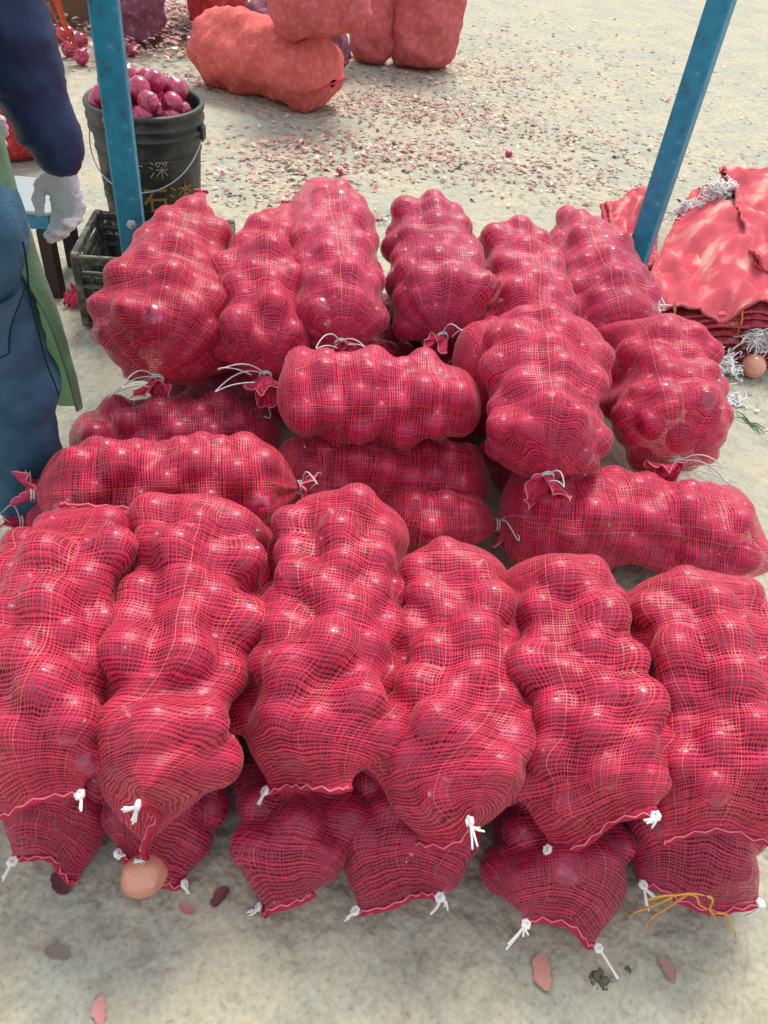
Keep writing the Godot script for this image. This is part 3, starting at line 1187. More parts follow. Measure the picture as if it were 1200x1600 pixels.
func person() -> void:
	var o := thing("person", "person in blue jacket, green apron and jeans bending over at left with white gloved hand", "person", Vector3(-1.0, 0, -1.4))
	var og := o.position
	var hr := Vector3(-0.83, 0.90, -1.33)
	var hl := Vector3(-1.10, 0.90, -1.36)
	var kr := Vector3(-0.845, 0.50, -1.41)
	var kl := Vector3(-1.17, 0.50, -1.47)
	var ar := Vector3(-0.89, 0.10, -1.43)
	var al := Vector3(-1.20, 0.10, -1.44)
	var pel := Vector3(-0.95, 0.97, -1.38)
	var ch := Vector3(-1.05, 1.27, -1.68)
	var nk := Vector3(-1.06, 1.40, -1.84)
	var hd := Vector3(-1.06, 1.53, -1.95)
	var sr := Vector3(-0.89, 1.30, -1.74)
	var er := Vector3(-0.875, 1.03, -1.785)
	var wr := Vector3(-0.830, 0.825, -1.80)
	var sl := Vector3(-1.23, 1.28, -1.76)
	var el := Vector3(-1.27, 1.02, -1.88)
	var wl := Vector3(-1.18, 0.86, -2.05)
	var mv := func(list: Array) -> Array:
		var out := []
		for b in list:
			out.append([b[0] - og, b[1] - og, b[2], b[3]])
		return out
	noise.seed = 5
	var skin := plain(Color(0.42, 0.24, 0.16), 0.55, 0.4)
	skin.subsurf_scatter_enabled = true
	skin.subsurf_scatter_strength = 0.1
	part("body", flesh(mv.call([
		[pel, ch, 0.105, 0.12], [ch, nk, 0.10, 0.055], [nk, hd, 0.052, 0.06], [hd + Vector3(0, 0.02, 0.02), hd + Vector3(0, 0.03, -0.03), 0.088, 0.085], [hd + Vector3(0, -0.06, -0.07), hd + Vector3(0, -0.02, -0.05), 0.055, 0.07], [hd + Vector3(0, -0.01, -0.115), hd + Vector3(0, -0.025, -0.128), 0.012, 0.016],
		[hd + Vector3(-0.088, -0.01, 0.0), hd + Vector3(-0.09, 0.02, 0.0), 0.014, 0.018], [hd + Vector3(0.088, -0.01, 0.0), hd + Vector3(0.09, 0.02, 0.0), 0.014, 0.018],
		[ch, sr, 0.09, 0.055], [sr, er, 0.05, 0.04], [er, wr, 0.038, 0.026], [ch, sl, 0.09, 0.055], [sl, el, 0.05, 0.04], [el, wl, 0.038, 0.026],
		[pel, hr, 0.10, 0.09], [pel, hl, 0.10, 0.09], [hr, kr, 0.075, 0.052], [kr, ar, 0.048, 0.034], [hl, kl, 0.075, 0.052], [kl, al, 0.048, 0.034]]), 0.015, 0.05), skin, o)
	var hair := plain(Color(0.012, 0.010, 0.009), 0.5, 0.4)
	part("hair", flesh(mv.call([[hd + Vector3(0, 0.035, 0.035), hd + Vector3(0, 0.055, -0.03), 0.092, 0.080], [hd + Vector3(0, -0.01, 0.05), hd + Vector3(0, 0.0, 0.04), 0.07, 0.08]]), 0.012, 0.03, 0.01, 2500.0), hair, o)
	for s in [-1, 1]:
		var eb := Builder.new()
		eb.lathe([Vector2(0, -0.009), Vector2(0.006, -0.006), Vector2(0.009, 0), Vector2(0.006, 0.006), Vector2(0, 0.009)], 10, Transform3D(Basis(), hd + Vector3(s * 0.032, 0.012, -0.108) - og))
		part("eye", eb.mesh(), mats.string_white, o)
	# jacket
	var jk := plain(Color(1, 1, 1), 0.6, 0.4)
	jk.albedo_texture = noise_tex(0.01, ramp([[0.2, Color(0.008, 0.020, 0.062)], [0.6, Color(0.011, 0.030, 0.088)], [0.85, Color(0.016, 0.052, 0.12)]]), 61, 512)
	jk.uv1_triplanar = true
	jk.uv1_scale = Vector3(2, 2, 2)
	part("jacket", flesh(mv.call([
		[pel + Vector3(0, 0.03, -0.02), ch, 0.135, 0.150], [ch, nk + Vector3(0, -0.02, 0.02), 0.13, 0.075], [ch, sr, 0.12, 0.092], [sr, er, 0.094, 0.086], [er, wr + Vector3(0.002, 0.02, 0), 0.086, 0.054],
		[ch, sl, 0.12, 0.092], [sl, el, 0.094, 0.086], [el, wl, 0.086, 0.052]]), 0.014, 0.05, 0.020, 420.0), jk, o)
	# jeans
	var jn := plain(Color(1, 1, 1), 0.75, 0.3)
	jn.albedo_texture = noise_tex(0.012, ramp([[0.2, Color(0.028, 0.082, 0.135)], [0.55, Color(0.040, 0.110, 0.175)], [0.85, Color(0.062, 0.150, 0.225)]]), 62, 512)
	jn.uv1_triplanar = true
	jn.uv1_scale = Vector3(1.6, 1.1, 1.6)
	jn.normal_enabled = true
	jn.normal_texture = noise_tex(0.3, null, 63, 512, true, 1.0)
	var jb: Array = mv.call([[pel, hr, 0.125, 0.118], [pel, hl, 0.125, 0.118], [hr, kr, 0.112, 0.090], [kr, ar + Vector3(0, 0.0, 0), 0.088, 0.078], [hl, kl, 0.112, 0.090], [kl, al, 0.088, 0.078], [hr + Vector3(0, -0.02, 0.03), hr + Vector3(0, -0.08, 0.03), 0.09, 0.09]])
	var jeans := part("jeans", flesh(jb, 0.0125, 0.045, 0.012, 380.0), jn, o)
	# back pocket with its stitching, laid on the jeans
	var onto := func(p: Vector3, lift: float) -> Vector3:
		for it in 8:
			var e := 0.004
			var f := field(p, jb, 0.045)
			var g := Vector3(field(p + Vector3(e, 0, 0), jb, 0.045) - f, field(p + Vector3(0, e, 0), jb, 0.045) - f, field(p + Vector3(0, 0, e), jb, 0.045) - f).normalized()
			p -= g * (f - lift)
		return p
	var pc := Vector3(-0.80, 0.72, -1.24) - og
	var pr := Vector3(0.5, 0, -0.6).normalized()
	var pu := Vector3(0.0, 1.0, -0.25).normalized()
	var grid := []
	for i in 11:
		for j in 11:
			var x := (j / 10.0 - 0.5) * 0.15
			var y := (i / 10.0 - 0.5) * 0.16
			if i < 4:
				y -= (1.0 - absf(j / 10.0 - 0.5) * 2.0) * 0.03 * (1.0 - i / 4.0)
			grid.append(onto.call(pc + pr * x + pu * y, 0.014))
	var pb := Builder.new()
	pb.grid(grid, 11, 11, 1.0, 1.0, true)
	part("back_pocket", pb.mesh(), jn, jeans)
	var sb := Builder.new()
	var line := []
	for i in range(10, -1, -1): line.append(grid[i * 11 + 0])
	for j in range(1, 11): line.append(grid[j])
	for i in range(1, 11): line.append(grid[i * 11 + 10])
	sb.tube(line, 0.0022, 0.0022, 5)
	var jd := plain(Color(0.012, 0.03, 0.055), 0.8, 0.2)
	part("pocket_seam", sb.mesh(), jd, jeans)
	var s2 := []
	for q in 24:
		var t := q / 23.0
		s2.append(onto.call(hr.lerp(kr, t * 1.0) - og + Vector3(0.12, -0.02, 0.02), 0.012))
	var sb2 := Builder.new()
	sb2.tube(s2, 0.002, 0.002, 5)
	part("side_seam", sb2.mesh(), jd, jeans)
	# shoes
	for a in [ar, al]:
		var sh := flesh(mv.call([[a + Vector3(0, -0.05, 0.03), a + Vector3(-0.01, -0.06, -0.14), 0.045, 0.038], [a + Vector3(0, -0.02, 0.01), a + Vector3(0, 0.02, 0.0), 0.045, 0.045]]), 0.012, 0.03)
		part("shoe", sh, plain(Color(0.02, 0.022, 0.026), 0.5, 0.4), o)
	# apron: a sheet hanging in front of the thighs, its right edge swinging free
	var gp := []
	var rows := 28
	var cols := 30
	for i in rows:
		for j in cols:
			var v := i / (rows - 1.0)
			var u := j / (cols - 1.0)
			var c := hr.lerp(kr, v * 1.25)
			var y := lerpf(1.10, 0.36 + 0.025 * sin(u * 7.0), v)
			var rad := lerpf(0.112, 0.128, v) + 0.012 * sin(u * 15.0 + v * 2.0) * v
			var p := Vector3(0, y, 0)
			if u < 0.5:
				p.x = lerpf(-1.34, c.x, u * 2.0)
				p.z = c.z - rad - 0.012 * sin(u * 14.0)
			else:
				var th := lerpf(-PI / 2, lerpf(0.75, -0.45, smoothstep(0.0, 1.0, v)), (u - 0.5) * 2.0)
				p.x = c.x + cos(th) * rad
				p.z = c.z + sin(th) * rad
			gp.append(p - og + Vector3(1, 0, 1) * 0.012 * noise.get_noise_2d(v * 300.0, u * 300.0))
	var ab := Builder.new()
	ab.grid(gp, rows, cols)
	var gm := plain(Color(0.085, 0.205, 0.12), 0.4, 0.5)
	gm.cull_mode = BaseMaterial3D.CULL_DISABLED
	gm.backlight_enabled = true
	gm.backlight = Color(0.35, 0.5, 0.35)
	gm.normal_enabled = true
	gm.normal_scale = 1.0
	gm.uv1_scale = Vector3(1, 1.5, 1)
	gm.normal_texture = noise_tex(0.006, null, 66, 512, true, 5.0)
	var apron := part("apron", ab.mesh(), gm, o)
	var edge := []
	for i in rows: edge.append(gp[i * cols + cols - 1])
	var ebb := Builder.new()
	ebb.tube(edge, 0.004, 0.004, 6)
	part("apron_hem", ebb.mesh(), gm, apron)
	# gloves
	var gl := plain(Color(0.66, 0.65, 0.68), 0.85, 0.2)
	gl.normal_enabled = true
	gl.normal_texture = noise_tex(0.2, null, 64, 256, true, 5.0)
	gl.uv1_scale = Vector3(2, 2, 2)
	for hnd in 2:
		var w: Vector3 = wr if hnd == 0 else wl
		var dn := Vector3(0.10, -1.0, 0.10).normalized() if hnd == 0 else Vector3(0.2, -0.8, -0.5).normalized()
		var lat := Vector3(0.92, 0.10, 0.38).normalized() if hnd == 0 else Vector3(-0.9, 0, 0.2).normalized()
		lat = (lat - dn * lat.dot(dn)).normalized()
		var pm := dn.cross(lat).normalized() * (1.0 if hnd == 0 else -1.0)   # the way the palm faces
		if hnd == 0 and pm.z < 0: pm = -pm
		var bones := [[w - dn * 0.05, w + dn * 0.015, 0.040, 0.034]]
		for k in 4:
			var base := w + dn * (0.098 - 0.006 * absf(k - 1.2)) + lat * (k - 1.5) * 0.0225
			bones.append([w + dn * 0.025 + lat * (k - 1.5) * 0.014, base, 0.021, 0.0155])
			var ln: float = [0.088, 0.098, 0.091, 0.070][k]
			var cu: float = [0.55, 0.65, 0.75, 0.85][k]
			var d1 := (dn * cos(cu * 0.6) + pm * sin(cu * 0.6)).normalized()
			var d2 := (dn * cos(cu * 1.5) + pm * sin(cu * 1.5)).normalized()
			var d3 := (dn * cos(cu * 2.3) + pm * sin(cu * 2.3)).normalized()
			var p1 := base + d1 * ln * 0.45
			var p2 := p1 + d2 * ln * 0.32
			var p3 := p2 + d3 * ln * 0.23
			bones.append([base, p1, 0.0125, 0.0115])
			bones.append([p1, p2, 0.0115, 0.0105])
			bones.append([p2, p3, 0.0105, 0.0095])
		var t0 := w + dn * 0.030 - lat * 0.028
		var t1 := t0 + (dn * 0.6 - lat * 0.75 + pm * 0.3).normalized() * 0.042
		var t2 := t1 + (dn * 0.9 - lat * 0.25 + pm * 0.35).normalized() * 0.034
		var t3 := t2 + (dn * 0.95 + lat * 0.12 + pm * 0.35).normalized() * 0.026
		bones.append([t0, t1, 0.020, 0.0155])
		bones.append([t1, t2, 0.0150, 0.0130])
		bones.append([t2, t3, 0.0130, 0.0105])
		var glove := part("glove", flesh(mv.call(bones), 0.0042, 0.010, 0.005, 2600.0), gl, o)
		var cb := Builder.new()
		var ring := []
		for q in 25:
			var an := TAU * q / 24.0
			ring.append(w - dn * 0.05 + (lat * cos(an) + pm * sin(an)) * 0.042 - og)
		cb.tube(ring, 0.006, 0.006, 6)
		part("cuff", cb.mesh(), gl, glove)


func skin_flake(sd: int, ragged: float) -> ArrayMesh:
	# a curled piece of dry onion skin, about 1 unit long
	var r := RandomNumberGenerator.new()
	r.seed = sd
	var n := 8
	var pts := []
	var curl := r.randf_range(0.9, 2.6)
	var lean := r.randf_range(-0.35, 0.35)
	for i in n:
		for j in n:
			var v := i / (n - 1.0) - 0.5
			var u := j / (n - 1.0) - 0.5
			var wd := (0.52 * sqrt(maxf(0.03, 1.0 - 3.6 * v * v))) * (1.0 + r.randf_range(-ragged, ragged))
			var x := u * wd
			pts.append(Vector3(x + lean * v * v, 0.10 + 0.30 * curl * x * x + 0.16 * curl * v * v - 0.02 + r.randf_range(-0.01, 0.01), v))
	var bd := Builder.new()
	bd.grid(pts, n, n)
	return bd.mesh()


func litter() -> void:
	var r := RandomNumberGenerator.new()
	r.seed = 2024
	var tones := [Color(0.50, 0.19, 0.20), Color(0.46, 0.17, 0.19), Color(0.54, 0.32, 0.26), Color(0.58, 0.44, 0.33), Color(0.40, 0.16, 0.17), Color(0.60, 0.48, 0.38), Color(0.30, 0.19, 0.14)]
	var clusters := [
		[-0.16, -5.31, 0.55, 0.35, 650, 0.050, 0.010, 1.0],
		[-0.58, -4.37, 0.35, 0.22, 230, 0.052, 0.012, 1.2],
		[0.45, -4.45, 0.55, 0.30, 260, 0.050, 0.006, 0.8],
		[-1.98, -6.42, 0.42, 0.55, 1500, 0.075, 0.100, 1.0],
		[-0.26, -3.61, 0.16, 0.07, 45, 0.050, 0.004, 0.6],
		[-0.75, -4.04, 0.30, 0.20, 120, 0.050, 0.004, 0.8],
		[0.79, -5.20, 0.50, 0.35, 160, 0.050, 0.004, 0.6],
		[0.14, -6.32, 0.70, 0.50, 420, 0.050, 0.004, 1.0],
		[-0.73, -3.72, 0.25, 0.12, 60, 0.045, 0.004, 0.6],
		[1.06, -4.86, 0.45, 0.35, 110, 0.050, 0.004, 0.5],
		[0.54, -7.44, 0.90, 0.80, 160, 0.055, 0.004, 0.6],
		[1.46, -6.58, 0.90, 0.70, 120, 0.050, 0.004, 0.4],
		[1.70, -5.09, 0.40, 0.30, 60, 0.045, 0.004, 0.6],
		[-0.08, -4.56, 0.40, 0.20, 180, 0.050, 0.004, 1.1],
		[-1.50, -5.27, 0.40, 0.12, 200, 0.050, 0.010, 0.8],
		[1.24, -2.44, 0.06, 0.20, 14, 0.030, 0.002, 0.6],
		[-1.16, -2.56, 0.04, 0.03, 20, 0.040, 0.010, 1.5]
	]
	var mat := plain(Color(1, 1, 1), 0.5, 0.45)
	mat.vertex_color_use_as_albedo = true
	mat.cull_mode = BaseMaterial3D.CULL_DISABLED
	mat.backlight_enabled = true
	mat.backlight = Color(0.3, 0.2, 0.2)
	var tr := []
	var cl := []
	for kind in 3:
		tr.append([])
		cl.append([])
	for c in clusters:
		for k in int(c[4] * 2.0):
			var a := r.randf_range(0, TAU)
			var d := sqrt(-2.0 * log(maxf(r.randf(), 0.02))) * 0.75
			var p := Vector3(c[0] + cos(a) * d * c[2], 0.0, c[1] + sin(a) * d * c[3])
			if p.z > -0.9 or (p.z > -2.9 and absf(p.x) < 1.25):
				continue
			var s: float = 0.56 * c[5] * exp(r.randf_range(-0.9, 0.45))
			var kd := r.randi() % 3
			var b := Basis.from_euler(Vector3(r.randf_range(-0.35, 0.35), r.randf_range(0, TAU), r.randf_range(-0.35, 0.35) + (PI if r.randf() < 0.4 else 0.0)))
			p.y = 0.004 + s * 0.10 + r.randf() * c[6]
			tr[kd].append(Transform3D(b.scaled(Vector3(s, s, s)), p))
			var t: Color = tones[mini(int(pow(r.randf(), c[7]) * tones.size()), tones.size() - 1)]
			cl[kd].append(t * r.randf_range(0.8, 1.15))
	for kd in 3:
		var mm := MultiMesh.new()
		mm.transform_format = MultiMesh.TRANSFORM_3D
		mm.use_colors = true
		mm.mesh = skin_flake(kd + 5, 0.35)
		mm.instance_count = tr[kd].size()
		for i in tr[kd].size():
			mm.set_instance_transform(i, tr[kd][i])
			mm.set_instance_color(i, cl[kd][i])
		var o := MultiMeshInstance3D.new()
		o.name = numbered("onion_skin_litter")
		o.multimesh = mm
		o.material_override = mat
		add_child(o)
		o.set_meta("kind", "stuff")
		tag(o, ["dry pink onion skins scattered over the concrete behind the sacks", "curled pale onion skin scraps strewn over the concrete floor", "dark red onion peel bits littering the concrete floor"][kd], "litter")


func loose_skin(label: String, p: Vector3, size: float, color: Color, turn: float, sd: int) -> void:
	var m := plain(color, 0.5, 0.5)
	m.cull_mode = BaseMaterial3D.CULL_DISABLED
	var o := part("onion_skin", skin_flake(sd, 0.25), m, self)
	o.transform = Transform3D(Basis(Vector3.UP, turn).scaled(Vector3(size, size * 0.7, size)), Vector3(p.x, 0.002, p.z))
	tag(o, label, "onion skin")


func loose_onion(label: String, p: Vector3, r: float, m: Material, sd: int, group := "") -> void:
	var o := put_onion(self, p, r, m, sd, "loose_onion")
	tag(o, label, "onion", group)


func _ready() -> void:
	# camera, sky, sun, exposure
	var cam := Camera3D.new()
	cam.name = "camera"
	cam.position = Vector3(0, 1.56, 0)
	cam.rotation_degrees = Vector3(-43, 0, 7.3)
	cam.fov = 65.0
	cam.near = 0.05
	cam.far = 400.0
	add_child(cam)
	cam.current = true
	var we := WorldEnvironment.new()
	we.name = "world_environment"
	var env := Environment.new()
	env.background_mode = Environment.BG_SKY
	var sky := Sky.new()
	var sm := ProceduralSkyMaterial.new()
	sm.sky_top_color = Color(0.80, 0.83, 0.88)
	sm.sky_horizon_color = Color(0.88, 0.88, 0.88)
	sm.sky_curve = 0.2
	sm.ground_bottom_color = Color(0.45, 0.42, 0.37)
	sm.ground_horizon_color = Color(0.62, 0.60, 0.56)
	sky.sky_material = sm
	env.sky = sky
	env.background_energy_multiplier = 0.85
	env.tonemap_mode = Environment.TONE_MAPPER_LINEAR
	env.tonemap_exposure = 1.75
	env.sdfgi_enabled = true
	env.ssao_enabled = true
	env.ssil_enabled = true
	we.environment = env
	add_child(we)
	var sun := DirectionalLight3D.new()
	sun.name = "sun"
	sun.light_energy = 0.75
	sun.light_color = Color(1.0, 0.975, 0.94)
	sun.light_angular_distance = 24.0
	sun.shadow_enabled = true
	add_child(sun)
	sun.look_at_from_position(Vector3(0.6, 5.0, -3.2), Vector3(0, 0, 0))

	make_materials()
	for e in [["bundle0", Color(0.46, 0.035, 0.065)], ["bundle1", Color(0.56, 0.07, 0.10)], ["bundle_top", Color(0.56, 0.09, 0.12)]]:
		var bm := plain(Color(1, 1, 1), 0.8, 0.25)
		var bc: Color = e[1]
		bm.albedo_texture = noise_tex(0.009, ramp([[0.25, bc * 0.8], [0.55, bc], [0.66, bc.lerp(Color(0.72, 0.36, 0.30), 0.30)], [0.85, bc.lerp(Color(0.75, 0.55, 0.42), 0.55)]]), 81, 512)
		bm.normal_enabled = true
		bm.normal_texture = noise_tex(0.42, null, 82, 512, true, 1.2)
		bm.cull_mode = BaseMaterial3D.CULL_DISABLED
		mats[e[0]] = bm
	for k in 5:
		onion_meshes.append(onion_shape(k + 1))

	# the floor
	var fb := Builder.new()
	var fp := []
	var xs := [-150.0, -40.0, -12.0, -6.0, -3.0, -1.5, 0.0, 1.5, 3.0, 6.0, 12.0, 40.0, 150.0]
	for x in xs:
		for z in xs:
			fp.append(Vector3(z, 0, x))
	fb.grid(fp, xs.size(), xs.size())
	for q in fb.n.size():
		fb.n[q] = Vector3.UP
	var fl := part("concrete_floor", fb.mesh(), mats.floor, self)
	fl.set_meta("kind", "structure")
	fl.set_meta("label", "worn grey beige concrete floor with stains and dust")

	make_post("blue painted steel post at left, in front of the dark paint pail, with a bolt", -0.928, -2.46, 0.20, 0.40)
	make_post("blue painted steel post at right, between the leaning onion sack and flat empty sacks", 0.838, -2.99, -0.55, -1.0)

	# sacks of onions
	var sacks := [
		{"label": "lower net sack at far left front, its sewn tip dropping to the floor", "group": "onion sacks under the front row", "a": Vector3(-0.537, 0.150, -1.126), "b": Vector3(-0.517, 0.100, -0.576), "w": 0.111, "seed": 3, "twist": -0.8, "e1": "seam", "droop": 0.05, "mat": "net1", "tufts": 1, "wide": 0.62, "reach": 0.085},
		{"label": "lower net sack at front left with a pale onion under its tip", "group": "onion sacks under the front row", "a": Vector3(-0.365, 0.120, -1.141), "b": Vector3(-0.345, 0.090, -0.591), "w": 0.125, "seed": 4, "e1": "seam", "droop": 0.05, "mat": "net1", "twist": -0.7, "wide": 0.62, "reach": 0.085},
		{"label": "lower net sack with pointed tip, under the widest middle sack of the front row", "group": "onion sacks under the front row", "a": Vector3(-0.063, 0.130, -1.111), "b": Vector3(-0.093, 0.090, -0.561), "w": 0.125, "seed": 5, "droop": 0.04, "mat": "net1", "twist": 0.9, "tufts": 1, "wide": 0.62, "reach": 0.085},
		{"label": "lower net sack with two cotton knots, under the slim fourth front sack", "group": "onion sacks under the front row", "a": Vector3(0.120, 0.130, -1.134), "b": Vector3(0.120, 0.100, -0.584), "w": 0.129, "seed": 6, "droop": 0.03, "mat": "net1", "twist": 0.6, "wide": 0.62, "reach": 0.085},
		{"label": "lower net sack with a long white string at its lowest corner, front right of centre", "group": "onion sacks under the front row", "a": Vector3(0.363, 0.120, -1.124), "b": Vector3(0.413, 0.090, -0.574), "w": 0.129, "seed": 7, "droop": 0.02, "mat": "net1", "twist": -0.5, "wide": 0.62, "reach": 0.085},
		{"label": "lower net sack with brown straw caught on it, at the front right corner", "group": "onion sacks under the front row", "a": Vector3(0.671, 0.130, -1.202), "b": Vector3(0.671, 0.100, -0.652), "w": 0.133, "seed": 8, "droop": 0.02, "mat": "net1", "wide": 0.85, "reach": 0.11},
		{"label": "big net sack at the left edge of the front row, cut by the picture", "group": "onion sacks of the front top row", "a": Vector3(-0.556, 0.410, -1.138), "b": Vector3(-0.502, 0.310, -0.578), "w": 0.152, "seed": 9, "e0": "seam", "wide0": 0.6, "wide": 0.6, "twist": 0.4},
		{"label": "front row net sack whose hem runs down its face between two white knots", "group": "onion sacks of the front top row", "a": Vector3(-0.359, 0.400, -1.177), "b": Vector3(-0.314, 0.300, -0.581), "w": 0.152, "seed": 10, "reach": 0.1, "twist": 1.45, "droop": 0.05, "wide": 0.95, "e0": "round"},
		{"label": "plump middle net sack of the front row with one white knot at lower right", "group": "onion sacks of the front top row", "a": Vector3(-0.074, 0.420, -1.228), "b": Vector3(-0.073, 0.300, -0.670), "w": 0.154, "seed": 11, "reach": 0.12, "twist": 0.8, "wide": 0.62, "tufts": 1, "taper": 0.95},
		{"label": "slim fourth net sack of the front row with a forked white tie hanging", "group": "onion sacks of the front top row", "a": Vector3(0.146, 0.400, -1.156), "b": Vector3(0.170, 0.280, -0.623), "w": 0.152, "seed": 12, "reach": 0.12, "twist": 1.2, "wide": 0.65, "taper": 0.85, "tufts": 2},
		{"label": "fifth front net sack with a slanting hem and looped white tie at its right corner", "group": "onion sacks of the front top row", "a": Vector3(0.349, 0.400, -1.155), "b": Vector3(0.435, 0.290, -0.664), "w": 0.150, "seed": 13, "twist": 0.9, "wide": 0.72},
		{"label": "big net sack at the right edge of the front row, with a level hem", "group": "onion sacks of the front top row", "a": Vector3(0.619, 0.400, -1.158), "b": Vector3(0.657, 0.290, -0.682), "w": 0.155, "seed": 14, "twist": 0.1, "wide": 0.75, "tufts": 0},
		{"label": "lowest crosswise net sack peeking out between the front row and the left long sack", "group": "onion sacks laid crosswise in the middle", "a": Vector3(-0.867, 0.120, -1.347), "b": Vector3(-0.264, 0.120, -1.507), "w": 0.108, "seed": 15, "e0": "tied", "e1": "seam", "tufts": 1, "relax": 3, "slack": 0.77},
		{"label": "long crosswise net sack at left with pale string at its left end", "group": "onion sacks laid crosswise in the middle", "a": Vector3(-0.788, 0.270, -1.296), "b": Vector3(-0.217, 0.270, -1.452), "w": 0.117, "seed": 16, "e0": "tied", "e1": "tied", "bow": 0.03, "relax": 3, "slack": 0.77},
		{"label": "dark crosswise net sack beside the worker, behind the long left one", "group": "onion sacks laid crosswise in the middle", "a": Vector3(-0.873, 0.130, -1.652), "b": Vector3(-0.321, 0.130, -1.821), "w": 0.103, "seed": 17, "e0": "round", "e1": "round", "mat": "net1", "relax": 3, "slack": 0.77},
		{"label": "lower crosswise net sack in the centre under another one", "group": "onion sacks laid crosswise in the middle", "a": Vector3(-0.311, 0.150, -1.618), "b": Vector3(0.276, 0.150, -1.699), "w": 0.130, "seed": 18, "e0": "round", "e1": "round", "relax": 3, "slack": 0.77},
		{"label": "upper crosswise net sack in the centre, below the upright back row", "group": "onion sacks laid crosswise in the middle", "a": Vector3(-0.307, 0.370, -1.660), "b": Vector3(0.214, 0.370, -1.738), "w": 0.126, "seed": 19, "e0": "round", "e1": "round", "mat": "net2", "relax": 3, "slack": 0.77},
		{"label": "small tied end of a net sack with string loops, left of the right crosswise sack", "group": "onion sacks laid crosswise in the middle", "a": Vector3(0.000, 0.140, -1.523), "b": Vector3(0.291, 0.150, -1.537), "w": 0.095, "seed": 20, "e0": "round", "e1": "tied", "string1": 2, "relax": 3, "slack": 0.77},
		{"label": "long crosswise net sack at right, its right end on the bare floor", "group": "onion sacks laid crosswise in the middle", "a": Vector3(0.300, 0.150, -1.556), "b": Vector3(1.014, 0.150, -1.614), "w": 0.154, "seed": 21, "e0": "round", "e1": "seam", "mat": "net2", "tufts": 1, "relax": 3, "slack": 0.77},
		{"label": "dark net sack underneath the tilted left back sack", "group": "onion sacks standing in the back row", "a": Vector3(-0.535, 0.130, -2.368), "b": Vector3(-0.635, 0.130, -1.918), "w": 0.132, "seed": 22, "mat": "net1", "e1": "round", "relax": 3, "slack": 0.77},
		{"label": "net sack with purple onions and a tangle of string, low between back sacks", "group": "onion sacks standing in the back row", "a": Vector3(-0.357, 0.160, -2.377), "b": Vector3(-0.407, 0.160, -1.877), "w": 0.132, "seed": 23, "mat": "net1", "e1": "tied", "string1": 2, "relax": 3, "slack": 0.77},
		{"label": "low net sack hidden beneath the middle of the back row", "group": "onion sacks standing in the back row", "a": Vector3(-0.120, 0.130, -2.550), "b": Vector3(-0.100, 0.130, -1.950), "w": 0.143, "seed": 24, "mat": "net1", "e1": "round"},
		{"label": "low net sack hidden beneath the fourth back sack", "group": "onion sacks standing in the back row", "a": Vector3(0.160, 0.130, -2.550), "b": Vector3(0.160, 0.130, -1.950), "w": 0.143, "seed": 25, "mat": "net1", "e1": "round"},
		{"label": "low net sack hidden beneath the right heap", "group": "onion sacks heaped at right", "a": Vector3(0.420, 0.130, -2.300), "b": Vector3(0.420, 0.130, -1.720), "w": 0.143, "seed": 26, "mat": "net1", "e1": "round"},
		{"label": "tall net sack at the back row's left end, leaning right, knotted mouth below", "group": "onion sacks standing in the back row", "a": Vector3(-0.701, 0.510, -2.486), "b": Vector3(-0.656, 0.300, -1.789), "w": 0.176, "seed": 27, "e0": "seam", "e1": "tied", "taper": 0.58, "wide0": 0.2, "reach0": 0.24, "string1": 2, "frill": 0.055, "relax": 3, "slack": 0.77},
		{"label": "second back net sack whose gathered mouth hangs over tangled string", "group": "onion sacks standing in the back row", "a": Vector3(-0.412, 0.500, -2.512), "b": Vector3(-0.364, 0.340, -1.811), "w": 0.156, "seed": 28, "e0": "seam", "e1": "tied", "taper": 0.78, "wide0": 0.3, "reach0": 0.26, "mat": "net2", "string1": 2, "relax": 3, "slack": 0.77},
		{"label": "back row net sack standing tallest in the middle with a curled frilly mouth", "group": "onion sacks standing in the back row", "a": Vector3(-0.344, 0.520, -2.660), "b": Vector3(-0.178, 0.410, -1.905), "w": 0.160, "seed": 29, "e0": "seam", "e1": "tied", "mat": "net3", "taper": 0.82, "wide0": 0.35, "reach0": 0.22, "string1": 2, "frill": 0.06, "relax": 3, "slack": 0.77},
		{"label": "round fourth back net sack cinched by a grey knot low on its face", "group": "onion sacks standing in the back row", "a": Vector3(-0.007, 0.480, -2.681), "b": Vector3(0.100, 0.390, -2.042), "w": 0.150, "seed": 30, "e0": "seam", "wide0": 0.4, "reach0": 0.22, "e1": "tied", "mat": "net4", "taper": 0.85, "frill": 0.035, "relax": 3, "slack": 0.77},
		{"label": "pale net sack with a pointed ear, between the cinched sack and the leaning right one", "group": "onion sacks standing in the back row", "a": Vector3(0.290, 0.380, -2.840), "b": Vector3(0.378, 0.340, -2.105), "w": 0.145, "seed": 31, "e0": "seam", "e1": "round", "mat": "net3", "wide0": 0.2, "reach0": 0.25, "taper": 0.9, "relax": 3, "slack": 0.77},
		{"label": "leaning net sack beside the right blue post, with a narrow topknot", "group": "onion sacks standing in the back row", "a": Vector3(0.595, 0.300, -3.243), "b": Vector3(0.699, 0.280, -2.301), "w": 0.165, "seed": 32, "e0": "seam", "e1": "round", "mat": "net3", "taper": 0.75, "wide0": 0.18, "reach0": 0.26, "relax": 3, "slack": 0.77},
		{"label": "net sack lying crosswise behind the bulging right one, lump showing at left", "group": "onion sacks heaped at right", "a": Vector3(0.151, 0.360, -1.884), "b": Vector3(0.566, 0.360, -2.047), "w": 0.160, "seed": 33, "e0": "round", "e1": "round", "mat": "net2", "relax": 3, "slack": 0.77},
